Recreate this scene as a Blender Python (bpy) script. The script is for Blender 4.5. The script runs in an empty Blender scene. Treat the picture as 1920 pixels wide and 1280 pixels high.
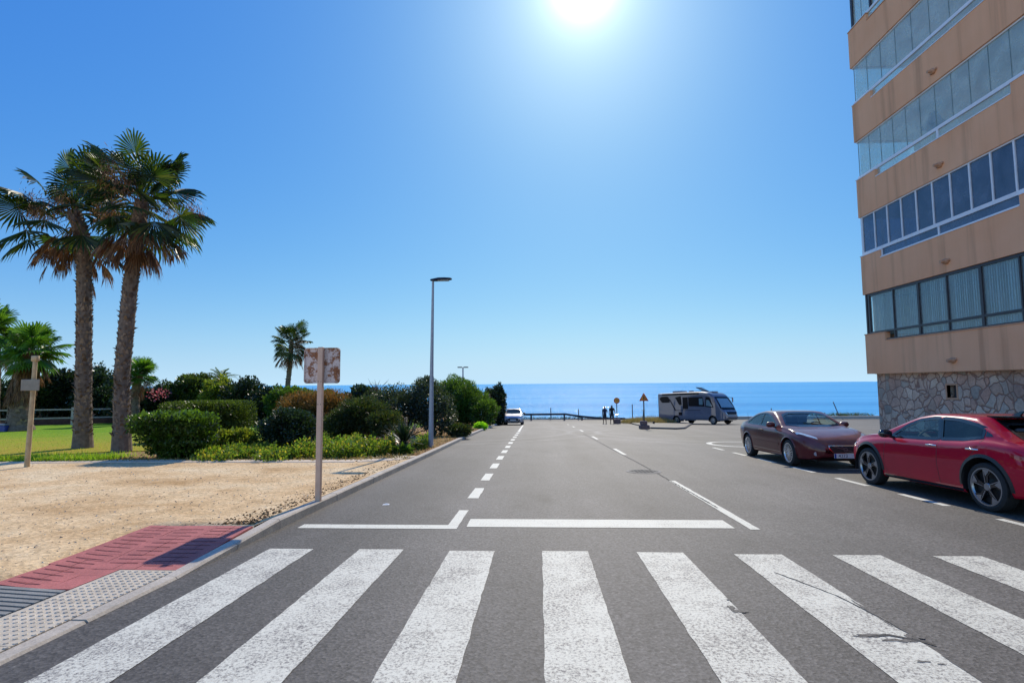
import bpy, math, random
from mathutils import Vector, Matrix
from mathutils.bvhtree import BVHTree
R = math.radians
PI = math.pi
scene = bpy.context.scene
COL = scene.collection
rng = random.Random(7)

# ------------------------------------------------------------------ helpers
def link(o, parent=None):
    COL.objects.link(o)
    if parent is not None:
        o.parent = parent
    return o

def tag(o, label=None, cat=None, group=None, kind=None):
    if label: o['label'] = label
    if cat: o['category'] = cat
    if group: o['group'] = group
    if kind: o['kind'] = kind
    return o

def empty(name, loc=(0, 0, 0), rz=0.0, label=None, cat=None, group=None):
    o = bpy.data.objects.new(name, None)
    o.empty_display_size = 0.2
    link(o)
    o.location = loc
    o.rotation_euler = (0, 0, rz)
    return tag(o, label, cat, group)

def copy_tree(o, parent=None):
    c = o.copy()
    link(c, parent)
    for ch in list(o.children):
        copy_tree(ch, c)
    return c

class MB:
    def __init__(s):
        s.v = []; s.f = []; s.m = []; s.M = None
    def add(s, vs, fs, m=0):
        b = len(s.v)
        if s.M is not None:
            vs = [s.M @ Vector(p) for p in vs]
        s.v.extend([tuple(p) for p in vs])
        for f in fs:
            s.f.append(tuple(i + b for i in f)); s.m.append(m)
    def quad(s, a, b, c, d, m=0):
        s.add([a, b, c, d], [(0, 1, 2, 3)], m)
    def box(s, x0, x1, y0, y1, z0, z1, m=0, ch=0.0):
        if ch <= 0:
            vs = [(x0,y0,z0),(x1,y0,z0),(x1,y1,z0),(x0,y1,z0),(x0,y0,z1),(x1,y0,z1),(x1,y1,z1),(x0,y1,z1)]
            s.add(vs, [(0,3,2,1),(4,5,6,7),(0,1,5,4),(1,2,6,5),(2,3,7,6),(3,0,4,7)], m)
        else:
            # chamfered box: stacked rings
            def ring(i, z):
                a, b2, c, d = x0 + i, x1 - i, y0 + i, y1 - i
                k = ch
                return [(a+k,c,z),(b2-k,c,z),(b2,c+k,z),(b2,d-k,z),(b2-k,d,z),(a+k,d,z),(a,d-k,z),(a,c+k,z)]
            rs = [ring(ch, z0), ring(0, z0+ch), ring(0, z1-ch), ring(ch, z1)]
            s.loft(rs, m)
    def loft(s, rings, m=0, caps=True, closed=True):
        n = len(rings[0]); vs = [p for r in rings for p in r]; fs = []
        for k in range(len(rings)-1):
            for i in range(n if closed else n-1):
                j = (i+1) % n
                fs.append((k*n+i, k*n+j, (k+1)*n+j, (k+1)*n+i))
        if caps:
            fs.append(tuple(reversed(range(n))))
            fs.append(tuple((len(rings)-1)*n + i for i in range(n)))
        s.add(vs, fs, m)
    def tube(s, pts, rad, n=8, m=0, caps=True):
        pts = [Vector(p) for p in pts]
        if not hasattr(rad, '__len__'): rad = [rad]*len(pts)
        rings = []; up = None
        for i, p in enumerate(pts):
            d = (pts[min(i+1, len(pts)-1)] - pts[max(i-1, 0)]).normalized()
            if up is None:
                up = Vector((0,0,1)) if abs(d.z) < .9 else Vector((1,0,0))
            a = d.cross(up).normalized(); b = a.cross(d).normalized(); up = b
            rings.append([p + (a*math.cos(2*PI*k/n) + b*math.sin(2*PI*k/n))*rad[i] for k in range(n)])
        s.loft(rings, m, caps)
    def prism(s, poly, fn0, fn1, m=0):
        s.loft([[fn0(p) for p in poly], [fn1(p) for p in poly]], m)
    def build(s, name, mats, parent=None, smooth=None):
        me = bpy.data.meshes.new(name)
        me.from_pydata(s.v, [], s.f)
        if not isinstance(mats, (list, tuple)): mats = [mats]
        for mt in mats: me.materials.append(mt)
        if len(mats) > 1: me.polygons.foreach_set('material_index', s.m)
        if smooth is not None:
            me.polygons.foreach_set('use_smooth', [True]*len(me.polygons))
            if smooth < 179: me.set_sharp_from_angle(angle=R(smooth))
        me.update()
        return link(bpy.data.objects.new(name, me), parent)

def fix_normals(o):
    import bmesh
    bm = bmesh.new(); bm.from_mesh(o.data)
    bmesh.ops.recalc_face_normals(bm, faces=bm.faces)
    bm.to_mesh(o.data); bm.free()
    return o

# ------------------------------------------------------------------ terrain profile (metres)
def G(Y):                       # road level: falls gently towards the sea
    def q(t): return -(0.031*t + 0.00022*max(t, 0)**2)
    if Y < 52: return q(Y)
    s = .031 + .00044*52
    t = min(Y-52, 8)
    return q(52) - s*t + s*t*t/16
def ss(a, b, x):
    t = min(max((x-a)/(b-a), 0), 1)
    return t*t*(3-2*t)
def V(X, Y):                    # verge and lawn level
    w = 1 - ss(-12, -4, X)
    g = G(Y) + .12; l = .12 - .028*Y
    dip = .105*(1-ss(5.1, 6.8, Y))*ss(-5.4, -4.2, X)
    return g*(1-w) + l*w - dip

def ground_matrix(X, Y, fwd, z=None):
    """stand a thing on the sloping road, its local +Y looking along fwd (angle from +X)"""
    n = Vector((0, -(G(Y+.5)-G(Y-.5)), 1)).normalized()
    f = Vector((math.cos(fwd), math.sin(fwd), 0)); f = (f - n*f.dot(n)).normalized()
    r = f.cross(n)
    m = Matrix((r, f, n)).transposed().to_4x4()
    m.translation = (X, Y, G(Y) if z is None else z)
    return m

# ------------------------------------------------------------------ camera
CAM_F = 1024/1920
YAW, PIT, ROL = R(2.75), R(4.43), R(0.4)
cf = Vector((-math.sin(YAW)*math.cos(PIT), math.cos(YAW)*math.cos(PIT), math.sin(PIT)))
r0 = Vector((math.cos(YAW), math.sin(YAW), 0)); u0 = r0.cross(cf)
cr = r0*math.cos(ROL) - u0*math.sin(ROL); cu = u0*math.cos(ROL) + r0*math.sin(ROL)
cam = bpy.data.cameras.new('camera'); cam.sensor_width = 36; cam.lens = 36*CAM_F
cam.clip_start = .05; cam.clip_end = 90000
co = bpy.data.objects.new('camera', cam); link(co)
m = Matrix((cr, cu, -cf)).transposed().to_4x4(); m.translation = (0, 0, 1.6)
co.matrix_world = m
scene.camera = co
def at(x, y, Y):                # the place at depth Y that was measured at photo position x, y
    d = cr*((x-960)/1024) + cu*((640-y)/1024) + cf
    return Vector((0, 0, 1.6)) + d*(Y/d.y)

# ------------------------------------------------------------------ materials
def new_mat(name):
    mt = bpy.data.materials.new(name); mt.use_nodes = True
    nt = mt.node_tree
    return mt, nt, nt.nodes['Principled BSDF']
def N(nt, typ, **kw):
    n = nt.nodes.new(typ)
    for k, v in kw.items():
        if k.startswith('i_'): n.inputs[k[2:].replace('_', ' ')].default_value = v
        else: setattr(n, k, v)
    return n
def c4(c): return (c[0], c[1], c[2], 1)
def coords(nt, scale=(1,1,1), kind='Object'):
    tc = N(nt, 'ShaderNodeTexCoord')
    mp = N(nt, 'ShaderNodeMapping'); mp.inputs['Scale'].default_value = scale
    nt.links.new(tc.outputs[kind], mp.inputs['Vector'])
    return mp.outputs[0]
def noise(nt, vec, scale, detail=4, rough=.55, dist=0):
    n = N(nt, 'ShaderNodeTexNoise'); n.inputs['Scale'].default_value = scale
    n.inputs['Detail'].default_value = detail; n.inputs['Roughness'].default_value = rough
    n.inputs['Distortion'].default_value = dist
    nt.links.new(vec, n.inputs['Vector'])
    return n.outputs['Fac']
def ramp(nt, fac, stops):
    r = N(nt, 'ShaderNodeValToRGB'); cr_ = r.color_ramp
    while len(cr_.elements) > 1: cr_.elements.remove(cr_.elements[-1])
    cr_.elements[0].position = stops[0][0]; cr_.elements[0].color = c4(stops[0][1])
    for p, c in stops[1:]:
        e = cr_.elements.new(p); e.color = c4(c)
    nt.links.new(fac, r.inputs['Fac'])
    return r.outputs['Color']
def mix(nt, fac, a, b, mode='MIX'):
    n = N(nt, 'ShaderNodeMix', data_type='RGBA', blend_type=mode)
    for s, x in ((n.inputs[0], fac), (n.inputs[6], a), (n.inputs[7], b)):
        if hasattr(x, 'links') or isinstance(x, bpy.types.NodeSocket): nt.links.new(x, s)
        else: s.default_value = c4(x) if hasattr(x, '__len__') else x
    return n.outputs[2]
def mathn(nt, op, a, b=0.0, clamp=False):
    n = N(nt, 'ShaderNodeMath', operation=op, use_clamp=clamp)
    for s, x in ((n.inputs[0], a), (n.inputs[1], b)):
        if isinstance(x, bpy.types.NodeSocket): nt.links.new(x, s)
        else: s.default_value = x
    return n.outputs[0]
def bump(nt, bs, h, strength=.4, dist=.02):
    b = N(nt, 'ShaderNodeBump'); b.inputs['Strength'].default_value = strength
    b.inputs['Distance'].default_value = dist
    nt.links.new(h, b.inputs['Height']); nt.links.new(b.outputs[0], bs.inputs['Normal'])
def g3(v): return (v, v, v)

def plain(name, col, rough=.5, metal=0, coat=0, spec=.5, var=.12, scale=6.0, bstr=0):
    mt, nt, bs = new_mat(name)
    bs.inputs['Roughness'].default_value = rough; bs.inputs['Metallic'].default_value = metal
    bs.inputs['Coat Weight'].default_value = coat; bs.inputs['Specular IOR Level'].default_value = spec
    bs.inputs['Coat Roughness'].default_value = .04
    if var > 0:
        v = coords(nt)
        f = noise(nt, v, scale, 5)
        lo = tuple(c*(1-var) for c in col); hi = tuple(min(c*(1+var), 1) for c in col)
        nt.links.new(ramp(nt, f, [(.3, lo), (.7, hi)]), bs.inputs['Base Color'])
        if bstr: bump(nt, bs, f, bstr, .01)
    else:
        bs.inputs['Base Color'].default_value = c4(col)
    return mt

def leafmat(name, cols, trans=.35, rough=.45, spec=.35, tcol=None):
    """cols: a few leaf colours, one drawn per leaf"""
    mt, nt, bs = new_mat(name)
    ge = N(nt, 'ShaderNodeNewGeometry')
    st = [(i/len(cols), c) for i, c in enumerate(cols)]
    r = N(nt, 'ShaderNodeValToRGB'); r.color_ramp.interpolation = 'CONSTANT'
    e = r.color_ramp.elements
    while len(e) > 1: e.remove(e[-1])
    e[0].position = 0; e[0].color = c4(cols[0])
    for p, c in st[1:]:
        k = e.new(p); k.color = c4(c)
    nt.links.new(ge.outputs['Random Per Island'], r.inputs['Fac'])
    big = noise(nt, coords(nt), 1.3, 3)
    colr = mix(nt, 1.0, r.outputs['Color'], ramp(nt, big, [(.3, g3(.75)), (.7, g3(1.25))]), 'MULTIPLY')
    nt.links.new(colr, bs.inputs['Base Color'])
    bs.inputs['Roughness'].default_value = rough; bs.inputs['Specular IOR Level'].default_value = spec
    tr = N(nt, 'ShaderNodeBsdfTranslucent')
    tc = mix(nt, 1.0, colr, tcol or (2.4, 2.7, .8), 'MULTIPLY')
    nt.links.new(tc, tr.inputs['Color'])
    ms = N(nt, 'ShaderNodeMixShader'); ms.inputs[0].default_value = trans
    nt.links.new(bs.outputs[0], ms.inputs[1]); nt.links.new(tr.outputs[0], ms.inputs[2])
    out = [n for n in nt.nodes if n.type == 'OUTPUT_MATERIAL'][0]
    nt.links.new(ms.outputs[0], out.inputs['Surface'])
    return mt

def glassmat(name, tint=(.55,.65,.65), refl=1.0, rough=.02, dirt_or_haze=0.0, hazecol=(.6,.65,.65), ior=1.5):
    mt, nt, bs = new_mat(name)
    nt.nodes.remove(bs)
    out = [n for n in nt.nodes if n.type == 'OUTPUT_MATERIAL'][0]
    tr = N(nt, 'ShaderNodeBsdfTransparent'); tr.inputs[0].default_value = c4(tint)
    gl = N(nt, 'ShaderNodeBsdfGlossy'); gl.inputs['Roughness'].default_value = rough
    gl.inputs['Color'].default_value = (refl, refl, refl, 1)
    lw = N(nt, 'ShaderNodeLayerWeight'); lw.inputs[0].default_value = .5      # Schlick reflectance, the same from both faces of a pane
    fr = mathn(nt, 'ADD', mathn(nt, 'MULTIPLY', mathn(nt, 'POWER', lw.outputs['Facing'], 4.0), .80), .05)
    ms = N(nt, 'ShaderNodeMixShader')
    nt.links.new(fr, ms.inputs[0]); nt.links.new(tr.outputs[0], ms.inputs[1]); nt.links.new(gl.outputs[0], ms.inputs[2])
    last = ms.outputs[0]
    if dirt_or_haze > 0:  # diffuse haze mixed into the pane's colour to brighten it
        df = N(nt, 'ShaderNodeBsdfDiffuse'); df.inputs[0].default_value = c4(hazecol)
        m2 = N(nt, 'ShaderNodeMixShader')
        f = noise(nt, coords(nt), 2.0, 4)
        fm = mathn(nt, 'MULTIPLY', f, 2*dirt_or_haze, True)
        nt.links.new(fm, m2.inputs[0]); nt.links.new(last, m2.inputs[1]); nt.links.new(df.outputs[0], m2.inputs[2])
        last = m2.outputs[0]
    nt.links.new(last, out.inputs['Surface'])
    return mt
# ------------------------------------------------------------------ light
SUN_EL, SUN_AZ = 37.4, 5.4           # degrees; azimuth measured from +Y towards +X
sd = Vector((math.sin(R(SUN_AZ))*math.cos(R(SUN_EL)), math.cos(R(SUN_AZ))*math.cos(R(SUN_EL)), math.sin(R(SUN_EL))))
sun = bpy.data.lights.new('sun', 'SUN'); sun.energy = SUN_E = 4.2; sun.angle = R(.53); sun.color = (1, .90, .74)
so = bpy.data.objects.new('sun', sun); link(so)
so.rotation_euler = sd.to_track_quat('Z', 'Y').to_euler(); so.location = sd*60

w = bpy.data.worlds.new('World'); scene.world = w; w.use_nodes = True
nt = w.node_tree; bg = nt.nodes['Background']
sky = N(nt, 'ShaderNodeTexSky', sky_type='NISHITA', sun_disc=False)
sky.sun_elevation = R(SUN_EL); sky.sun_rotation = R(SUN_AZ)
sky.air_density = 1.0; sky.dust_density = .6; sky.ozone_density = 2.5; sky.altitude = 0
# grade per channel (the photograph's saturated blue), then the pale band low over the sea
sp = N(nt, 'ShaderNodeSeparateColor'); nt.links.new(sky.outputs[0], sp.inputs[0])
cb = N(nt, 'ShaderNodeCombineColor')
for k, (gain, gam) in enumerate(((.335, 1.08), (.585, .75), (.88, .30))):
    p = mathn(nt, 'POWER', mathn(nt, 'MULTIPLY', sp.outputs[k], .12), gam)
    nt.links.new(mathn(nt, 'MULTIPLY', p, gain/.12), cb.inputs[k])
tcw = N(nt, 'ShaderNodeTexCoord'); sxyz = N(nt, 'ShaderNodeSeparateXYZ')
nt.links.new(tcw.outputs['Generated'], sxyz.inputs[0])
lowf = mathn(nt, 'POWER', math.e, mathn(nt, 'MULTIPLY', mathn(nt, 'ABSOLUTE', sxyz.outputs[2]), -14.0))
col = mix(nt, lowf, cb.outputs[0], (.545/.12, .80/.12, .99/.12))
# the sun's own aureole: brightness falls off with the angle from the sun
ge = N(nt, 'ShaderNodeTexCoord')
dt = N(nt, 'ShaderNodeVectorMath', operation='DOT_PRODUCT'); dt.inputs[1].default_value = sd
nt.links.new(ge.outputs['Generated'], dt.inputs[0])
ang = mathn(nt, 'ARCCOSINE', mathn(nt, 'MINIMUM', dt.outputs['Value'], 1.0))
def gauss(s, a):
    t = mathn(nt, 'DIVIDE', ang, R(s)); t = mathn(nt, 'MULTIPLY', t, t)
    return mathn(nt, 'MULTIPLY', mathn(nt, 'POWER', math.e, mathn(nt, 'MULTIPLY', t, -1.0)), a)
glow = mathn(nt, 'ADD', mathn(nt, 'ADD', gauss(2.0, 14.0), gauss(4.2, 4.0)), gauss(9.0, 1.3))
gc = mix(nt, 1.0, mix(nt, 1.0, (0, 0, 0), (0.93, 1.0, 1.0), 'ADD'), (1, 1, 1), 'MULTIPLY')
gv = N(nt, 'ShaderNodeVectorMath', operation='SCALE'); nt.links.new(gc, gv.inputs[0]); nt.links.new(glow, gv.inputs['Scale'])
mr = N(nt, 'ShaderNodeMapRange', interpolation_type='SMOOTHSTEP')      # unseen sky away from the sun, added brightness to fill shaded sides
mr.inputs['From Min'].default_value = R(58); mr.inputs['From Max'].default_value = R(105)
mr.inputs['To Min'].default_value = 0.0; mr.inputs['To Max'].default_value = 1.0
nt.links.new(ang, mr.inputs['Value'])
sky_fill = mix(nt, mr.outputs[0], col, mix(nt, 1.0, col, (3.7, 2.4, 1.65), 'MULTIPLY'))
tot = mix(nt, 1.0, sky_fill, gv.outputs[0], 'ADD')
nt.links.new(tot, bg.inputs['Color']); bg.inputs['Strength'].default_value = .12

vs = scene.view_settings
vs.view_transform = 'Standard'; vs.look = 'None'; vs.exposure = 0.0; vs.gamma = 1; vs.use_curve_mapping = False
cy = scene.cycles
cy.max_bounces = 8; cy.transparent_max_bounces = 24; cy.diffuse_bounces = 3; cy.glossy_bounces = 4
cy.sample_clamp_indirect = 6.0
cy.caustics_reflective = False; cy.caustics_refractive = False
# ------------------------------------------------------------------ setting materials; paler upward faces: dust, plus sky reflection painted into its colour
def asphalt_mat():
    mt, nt, bs = new_mat('asphalt')
    v = coords(nt)
    big = noise(nt, v, .22, 5, .6)
    lanes = noise(nt, coords(nt, (1.1, .05, 1)), 1.0, 4, .6)
    fine = noise(nt, v, 34, 4, .78)
    sxy = N(nt, 'ShaderNodeSeparateXYZ'); nt.links.new(v, sxy.inputs[0])
    wob = mathn(nt, 'MULTIPLY', mathn(nt, 'SUBTRACT', noise(nt, v, .12, 2), .5), 1.2)
    tr = mathn(nt, 'SINE', mathn(nt, 'MULTIPLY', mathn(nt, 'ADD', sxy.outputs[0], wob), 3.4))
    blot = noise(nt, coords(nt, (1, .55, 1)), 1.1, 6, .7)
    vo = N(nt, 'ShaderNodeTexVoronoi'); vo.inputs['Scale'].default_value = 46
    nt.links.new(v, vo.inputs['Vector'])
    base = ramp(nt, big, [(.3, (.078,.072,.066)), (.7, (.118,.109,.100))])
    base = mix(nt, 1.0, base, ramp(nt, lanes, [(.32, g3(.84)), (.5, g3(1.0)), (.68, g3(1.16))]), 'MULTIPLY')
    base = mix(nt, 1.0, base, ramp(nt, fine, [(.30, g3(.34)), (.44, g3(.88)), (.56, g3(1.06)), (.72, g3(1.6))]), 'MULTIPLY')
    base = mix(nt, 1.0, base, ramp(nt, mathn(nt, 'ADD', mathn(nt, 'MULTIPLY', tr, .5), .5), [(.1, g3(.93)), (.9, g3(1.08))]), 'MULTIPLY')
    base = mix(nt, 1.0, base, ramp(nt, blot, [(.28, g3(.60)), (.42, g3(.92)), (.6, g3(1.02)), (.75, g3(1.16))]), 'MULTIPLY')
    wx_ = mathn(nt, 'ADD', sxy.outputs[0], mathn(nt, 'MULTIPLY', mathn(nt, 'SUBTRACT', noise(nt, v, .6, 4), .5), .5))
    base = mix(nt, 1.0, base, ramp(nt, mathn(nt, 'DIVIDE', mathn(nt, 'ADD', wx_, 5.0), 16.0, True), [(.21, g3(.80)), (.25, g3(1.02)), (.36, g3(1.10)), (.44, g3(1.0)), (.52, g3(1.08)), (.66, g3(1.0)), (.72, (.84,.84,.76)), (.95, (.84,.82,.78))]), 'MULTIPLY')
    for (cx_, cy_, r1) in ((13.5, 31.0, 10.2), (13.5, 31.0, 11.8), (-9.5, 33.0, 11.3), (-9.5, 33.0, 12.9), (16.0, 40.0, 15.0)):    # dusty tyre arcs of turning cars
        vd = N(nt, 'ShaderNodeVectorMath', operation='DISTANCE'); cxy = N(nt, 'ShaderNodeCombineXYZ')
        nt.links.new(sxy.outputs[0], cxy.inputs[0]); nt.links.new(sxy.outputs[1], cxy.inputs[1]); nt.links.new(cxy.outputs[0], vd.inputs[0]); vd.inputs[1].default_value = (cx_, cy_, 0)
        dd = mathn(nt, 'ABSOLUTE', mathn(nt, 'SUBTRACT', mathn(nt, 'ADD', vd.outputs['Value'], mathn(nt, 'MULTIPLY', wob, .4)), r1))
        fa = mathn(nt, 'MULTIPLY', mathn(nt, 'SUBTRACT', 1.0, mathn(nt, 'DIVIDE', dd, .30), True), mathn(nt, 'MULTIPLY', blot, .38))
        base = mix(nt, fa, base, (.30, .285, .265))
    sp = mix(nt, .55, (1,1,1), vo.outputs['Color'], 'MULTIPLY')
    bw = N(nt, 'ShaderNodeRGBToBW'); nt.links.new(sp, bw.inputs[0])
    base = mix(nt, 1.0, base, ramp(nt, bw.outputs[0], [(.45, g3(.62)), (.75, g3(1.12)), (.98, g3(1.5))]), 'MULTIPLY')
    nt.links.new(base, bs.inputs['Base Color'])
    bs.inputs['Roughness'].default_value = .72; bs.inputs['Specular IOR Level'].default_value = .36
    bump(nt, bs, mathn(nt, 'ADD', fine, vo.outputs['Distance']), .35, .006)
    return mt
def paint_mat(name, lo=.40, wear=.34):
    mt, nt, bs = new_mat(name)
    v = coords(nt)
    fine = noise(nt, v, 46, 5, .8)
    mid = noise(nt, v, 2.6, 6, .68)
    f = mathn(nt, 'ADD', fine, mathn(nt, 'MULTIPLY', mathn(nt, 'SUBTRACT', mid, .5), wear))
    colr = ramp(nt, f, [(lo, (.16,.15,.145)), (lo+.06, (.46,.44,.37)), (lo+.16, (.67,.655,.55))])
    nt.links.new(colr, bs.inputs['Base Color'])
    bs.inputs['Roughness'].default_value = .7
    bump(nt, bs, fine, .3, .005)
    return mt
def gravel_mat():
    mt, nt, bs = new_mat('pale_gravel')
    v = coords(nt)
    big = noise(nt, v, .55, 6, .65)
    mid = noise(nt, v, 5, 6, .75)
    fine = noise(nt, v, 40, 4, .8)
    vo = N(nt, 'ShaderNodeTexVoronoi'); vo.inputs['Scale'].default_value = 26; nt.links.new(v, vo.inputs['Vector'])
    base = ramp(nt, big, [(.32, (.52,.33,.16)), (.5, (.74,.53,.30)), (.68, (.80,.64,.41))])
    base = mix(nt, 1.0, base, ramp(nt, mid, [(.3, g3(.84)), (.5, g3(1.0)), (.7, g3(1.1))]), 'MULTIPLY')
    base = mix(nt, 1.0, base, ramp(nt, fine, [(.32, g3(.78)), (.5, g3(1.0)), (.7, g3(1.15))]), 'MULTIPLY')
    bw = N(nt, 'ShaderNodeRGBToBW'); nt.links.new(vo.outputs['Color'], bw.inputs[0])
    base = mix(nt, 1.0, base, ramp(nt, bw.outputs[0], [(.2, g3(.8)), (.8, g3(1.12))]), 'MULTIPLY')
    nt.links.new(base, bs.inputs['Base Color'])
    bs.inputs['Roughness'].default_value = .95; bs.inputs['Specular IOR Level'].default_value = .0
    bump(nt, bs, mathn(nt, 'ADD', mathn(nt, 'ADD', fine, mid), vo.outputs['Distance']), .35, .012)
    return mt
def lawn_mat():
    mt, nt, bs = new_mat('lawn_grass')
    v = coords(nt)
    sx = N(nt, 'ShaderNodeSeparateXYZ'); nt.links.new(v, sx.inputs[0])
    g = mathn(nt, 'DIVIDE', mathn(nt, 'SUBTRACT', sx.outputs[1], 15.0), 13.0, True)
    patch = noise(nt, v, .5, 5, .65)
    f = mathn(nt, 'ADD', mathn(nt, 'MULTIPLY', g, .6), mathn(nt, 'MULTIPLY', patch, .5))
    base = ramp(nt, f, [(.15, (.44,.31,.05)), (.42, (.36,.34,.04)), (.75, (.19,.33,.025))])
    fine = noise(nt, coords(nt, (1,.6,1)), 30, 4, .8)
    base = mix(nt, 1.0, base, ramp(nt, fine, [(.3, g3(.55)), (.7, g3(1.35))]), 'MULTIPLY')
    nt.links.new(base, bs.inputs['Base Color']); bs.inputs['Roughness'].default_value = .9; bs.inputs['Specular IOR Level'].default_value = .05
    bump(nt, bs, fine, .5, .03)
    return mt
def dirt_mat(name, a, b):
    mt, nt, bs = new_mat(name)
    v = coords(nt)
    f = noise(nt, v, 1.2, 7, .7)
    fine = noise(nt, v, 22, 4, .75)
    base = mix(nt, 1.0, ramp(nt, f, [(.35, a), (.65, b)]), ramp(nt, fine, [(.3, g3(.6)), (.7, g3(1.3))]), 'MULTIPLY')
    nt.links.new(base, bs.inputs['Base Color']); bs.inputs['Roughness'].default_value = .95; bs.inputs['Specular IOR Level'].default_value = .05
    bump(nt, bs, fine, .7, .03)
    return mt
def sea_mat():
    mt, nt, bs = new_mat('sea_water')
    v = coords(nt, (.35, 1, 1))
    n1 = noise(nt, v, .16, 5, .62); n2 = noise(nt, v, .9, 4, .6)
    cp = noise(nt, coords(nt, (.05, 1, 1)), .022, 5, .6)
    base = ramp(nt, cp, [(.30, (.05,.30,.58)), (.5, (.08,.38,.66)), (.70, (.14,.48,.76))])
    nt.links.new(base, bs.inputs['Base Color'])
    bs.inputs['Roughness'].default_value = .25; bs.inputs['IOR'].default_value = 1.33; bs.inputs['Specular IOR Level'].default_value = .02
    bump(nt, bs, mathn(nt, 'ADD', n1, mathn(nt, 'MULTIPLY', n2, .35)), 1.0, 1.6)
    return mt
def concrete(name, col, sc=3.0, joint=None):
    mt, nt, bs = new_mat(name)
    v = coords(nt)
    a = noise(nt, v, sc, 6, .7); b = noise(nt, v, sc*14, 4, .75)
    base = ramp(nt, a, [(.3, tuple(c*.78 for c in col)), (.7, tuple(c*1.12 for c in col))])
    base = mix(nt, 1.0, base, ramp(nt, b, [(.3, g3(.72)), (.7, g3(1.2))]), 'MULTIPLY')
    nt.links.new(base, bs.inputs['Base Color']); bs.inputs['Roughness'].default_value = .85
    bump(nt, bs, b, .35, .008)
    return mt

M = {}
M['asphalt'] = asphalt_mat(); M['paint'] = paint_mat('road_paint'); M['paint2'] = paint_mat('fresh_road_paint', .32, .35)
M['gravel'] = gravel_mat(); M['lawn'] = lawn_mat()
M['dirt_or_haze'] = dirt_mat('dry_dirt', (.20,.12,.06), (.36,.24,.13)); M['bare'] = dirt_mat('bare_soil', (.30,.17,.07), (.46,.30,.15))
M['sea'] = sea_mat()
M['kerb'] = concrete('kerb_concrete', (.50,.44,.36)); M['edging'] = concrete('edging_concrete', (.70,.55,.39))
M['redpave'] = concrete('red_paving', (.48,.14,.125), 4); M['blister'] = concrete('grey_blister_paving', (.60,.52,.40), 5)
M['rib'] = concrete('grey_ribbed_paving', (.26,.26,.24), 5)

def frange(a, b, s):
    n = max(1, int(round((b-a)/s))); return [a + (b-a)*i/n for i in range(n+1)]
def sheet(name, xs, ys, fz, mt, kind='structure', keep=None):
    b = MB(); nx = len(xs)
    vs = [(x, y, fz(x, y)) for y in ys for x in xs]; fs = []
    for j in range(len(ys)-1):
        for i in range(nx-1):
            if keep and not keep((xs[i]+xs[i+1])/2, (ys[j]+ys[j+1])/2): continue
            fs.append((j*nx+i, j*nx+i+1, (j+1)*nx+i+1, (j+1)*nx+i))
    b.add(vs, fs)
    o = b.build(name, mt, smooth=180); o['kind'] = kind
    return o
# far ground, cut off at the low shore, and the sea beyond to the horizon
M['ripple'] = plain('wave_crest_water', (.11,.43,.76), .09, spec=.5, var=.1, scale=.2)
def land(x, y):
    base = min(G(y), V(min(x, -4), y) if x < 0 else G(y)) - .16
    if y > 60: base += -(y-60)*.55 if y < 74 else -7.7
    return base
sheet('terrain', frange(-260, 260, 10), frange(-60, 44, 4) + frange(46, 80, 2), land, M['dirt_or_haze'])
sheet('sea', [-40000, -4000, -600, 0, 600, 4000, 40000], [66, 120, 300, 1000, 5000, 40000], lambda x, y: -8.5, M['sea'])
KX = -3.47                       # back of the road's left kerb
def kx(y): return -0.0 if y < 17 else -.012*(y-17)
ROADY = frange(-20, 63, 1)
def rx(i, y): return (KX + .12 + kx(y)) if i == 0 else [None, -1, 1, 3, 6, 9, 12.1, 20, 45, 90][i]
b = MB(); nx = 10
vs = []; fs = []
for y in ROADY:
    for i in range(nx): x = rx(i, y); vs.append((x, y, G(y)))
for j in range(len(ROADY)-1):
    for i in range(nx-1):
        if i >= 6 and (ROADY[j] < 20.4) and i > 6: continue
        fs.append((j*nx+i, j*nx+i+1, (j+1)*nx+i+1, (j+1)*nx+i))
b.add(vs, fs)
b.build('road', M['asphalt'], smooth=180)['kind'] = 'structure'

def strip(mb, pts, z=.004, m=0):      # a convex polygon lying on the road, subdivided along Y
    ys = [p[1] for p in pts]; y0, y1 = min(ys), max(ys)
    n = max(1, int((y1-y0)/1.0)+1)
    def span(y):
        xs = []
        for k in range(len(pts)):
            a, c = pts[k], pts[(k+1) % len(pts)]
            if abs(a[1]-c[1]) < 1e-9:
                if abs(a[1]-y) < 1e-6: xs += [a[0], c[0]]
            elif min(a[1], c[1])-1e-6 <= y <= max(a[1], c[1])+1e-6:
                xs.append(a[0] + (c[0]-a[0])*(y-a[1])/(c[1]-a[1]))
        return min(xs), max(xs)
    for k in range(n):
        ya = y0+(y1-y0)*k/n; yb = y0+(y1-y0)*(k+1)/n
        a0, a1 = span(ya); b0, b1 = span(yb)
        mb.quad((a0, ya, G(ya)+z), (a1, ya, G(ya)+z), (b1, yb, G(yb)+z), (b0, yb, G(yb)+z), m)
def rect(x0, x1, y0, y1): return [(x0, y0), (x1, y0), (x1, y1), (x0, y1)]
def wobble(mb, x0, x1, y0, y1, m=0, z=.004):    # painted bar with slightly ragged edges
    n = max(2, int((y1-y0)/.12)); L = []; Rr = []
    for k in range(n+1):
        y = y0+(y1-y0)*k/n
        L.append((x0+rng.gauss(0, .0028), y, G(y)+z)); Rr.append((x1+rng.gauss(0, .0028), y, G(y)+z))
    for k in range(n): mb.quad(L[k], Rr[k], Rr[k+1], L[k+1], m)
b = MB()
for k in range(10): wobble(b, -2.98+k, -2.49+k, 2.0, 6.06+rng.uniform(-.03, .03)-.012*k)
b.build('crosswalk_marking', M['paint'])['kind'] = 'structure'
b = MB()
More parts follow.
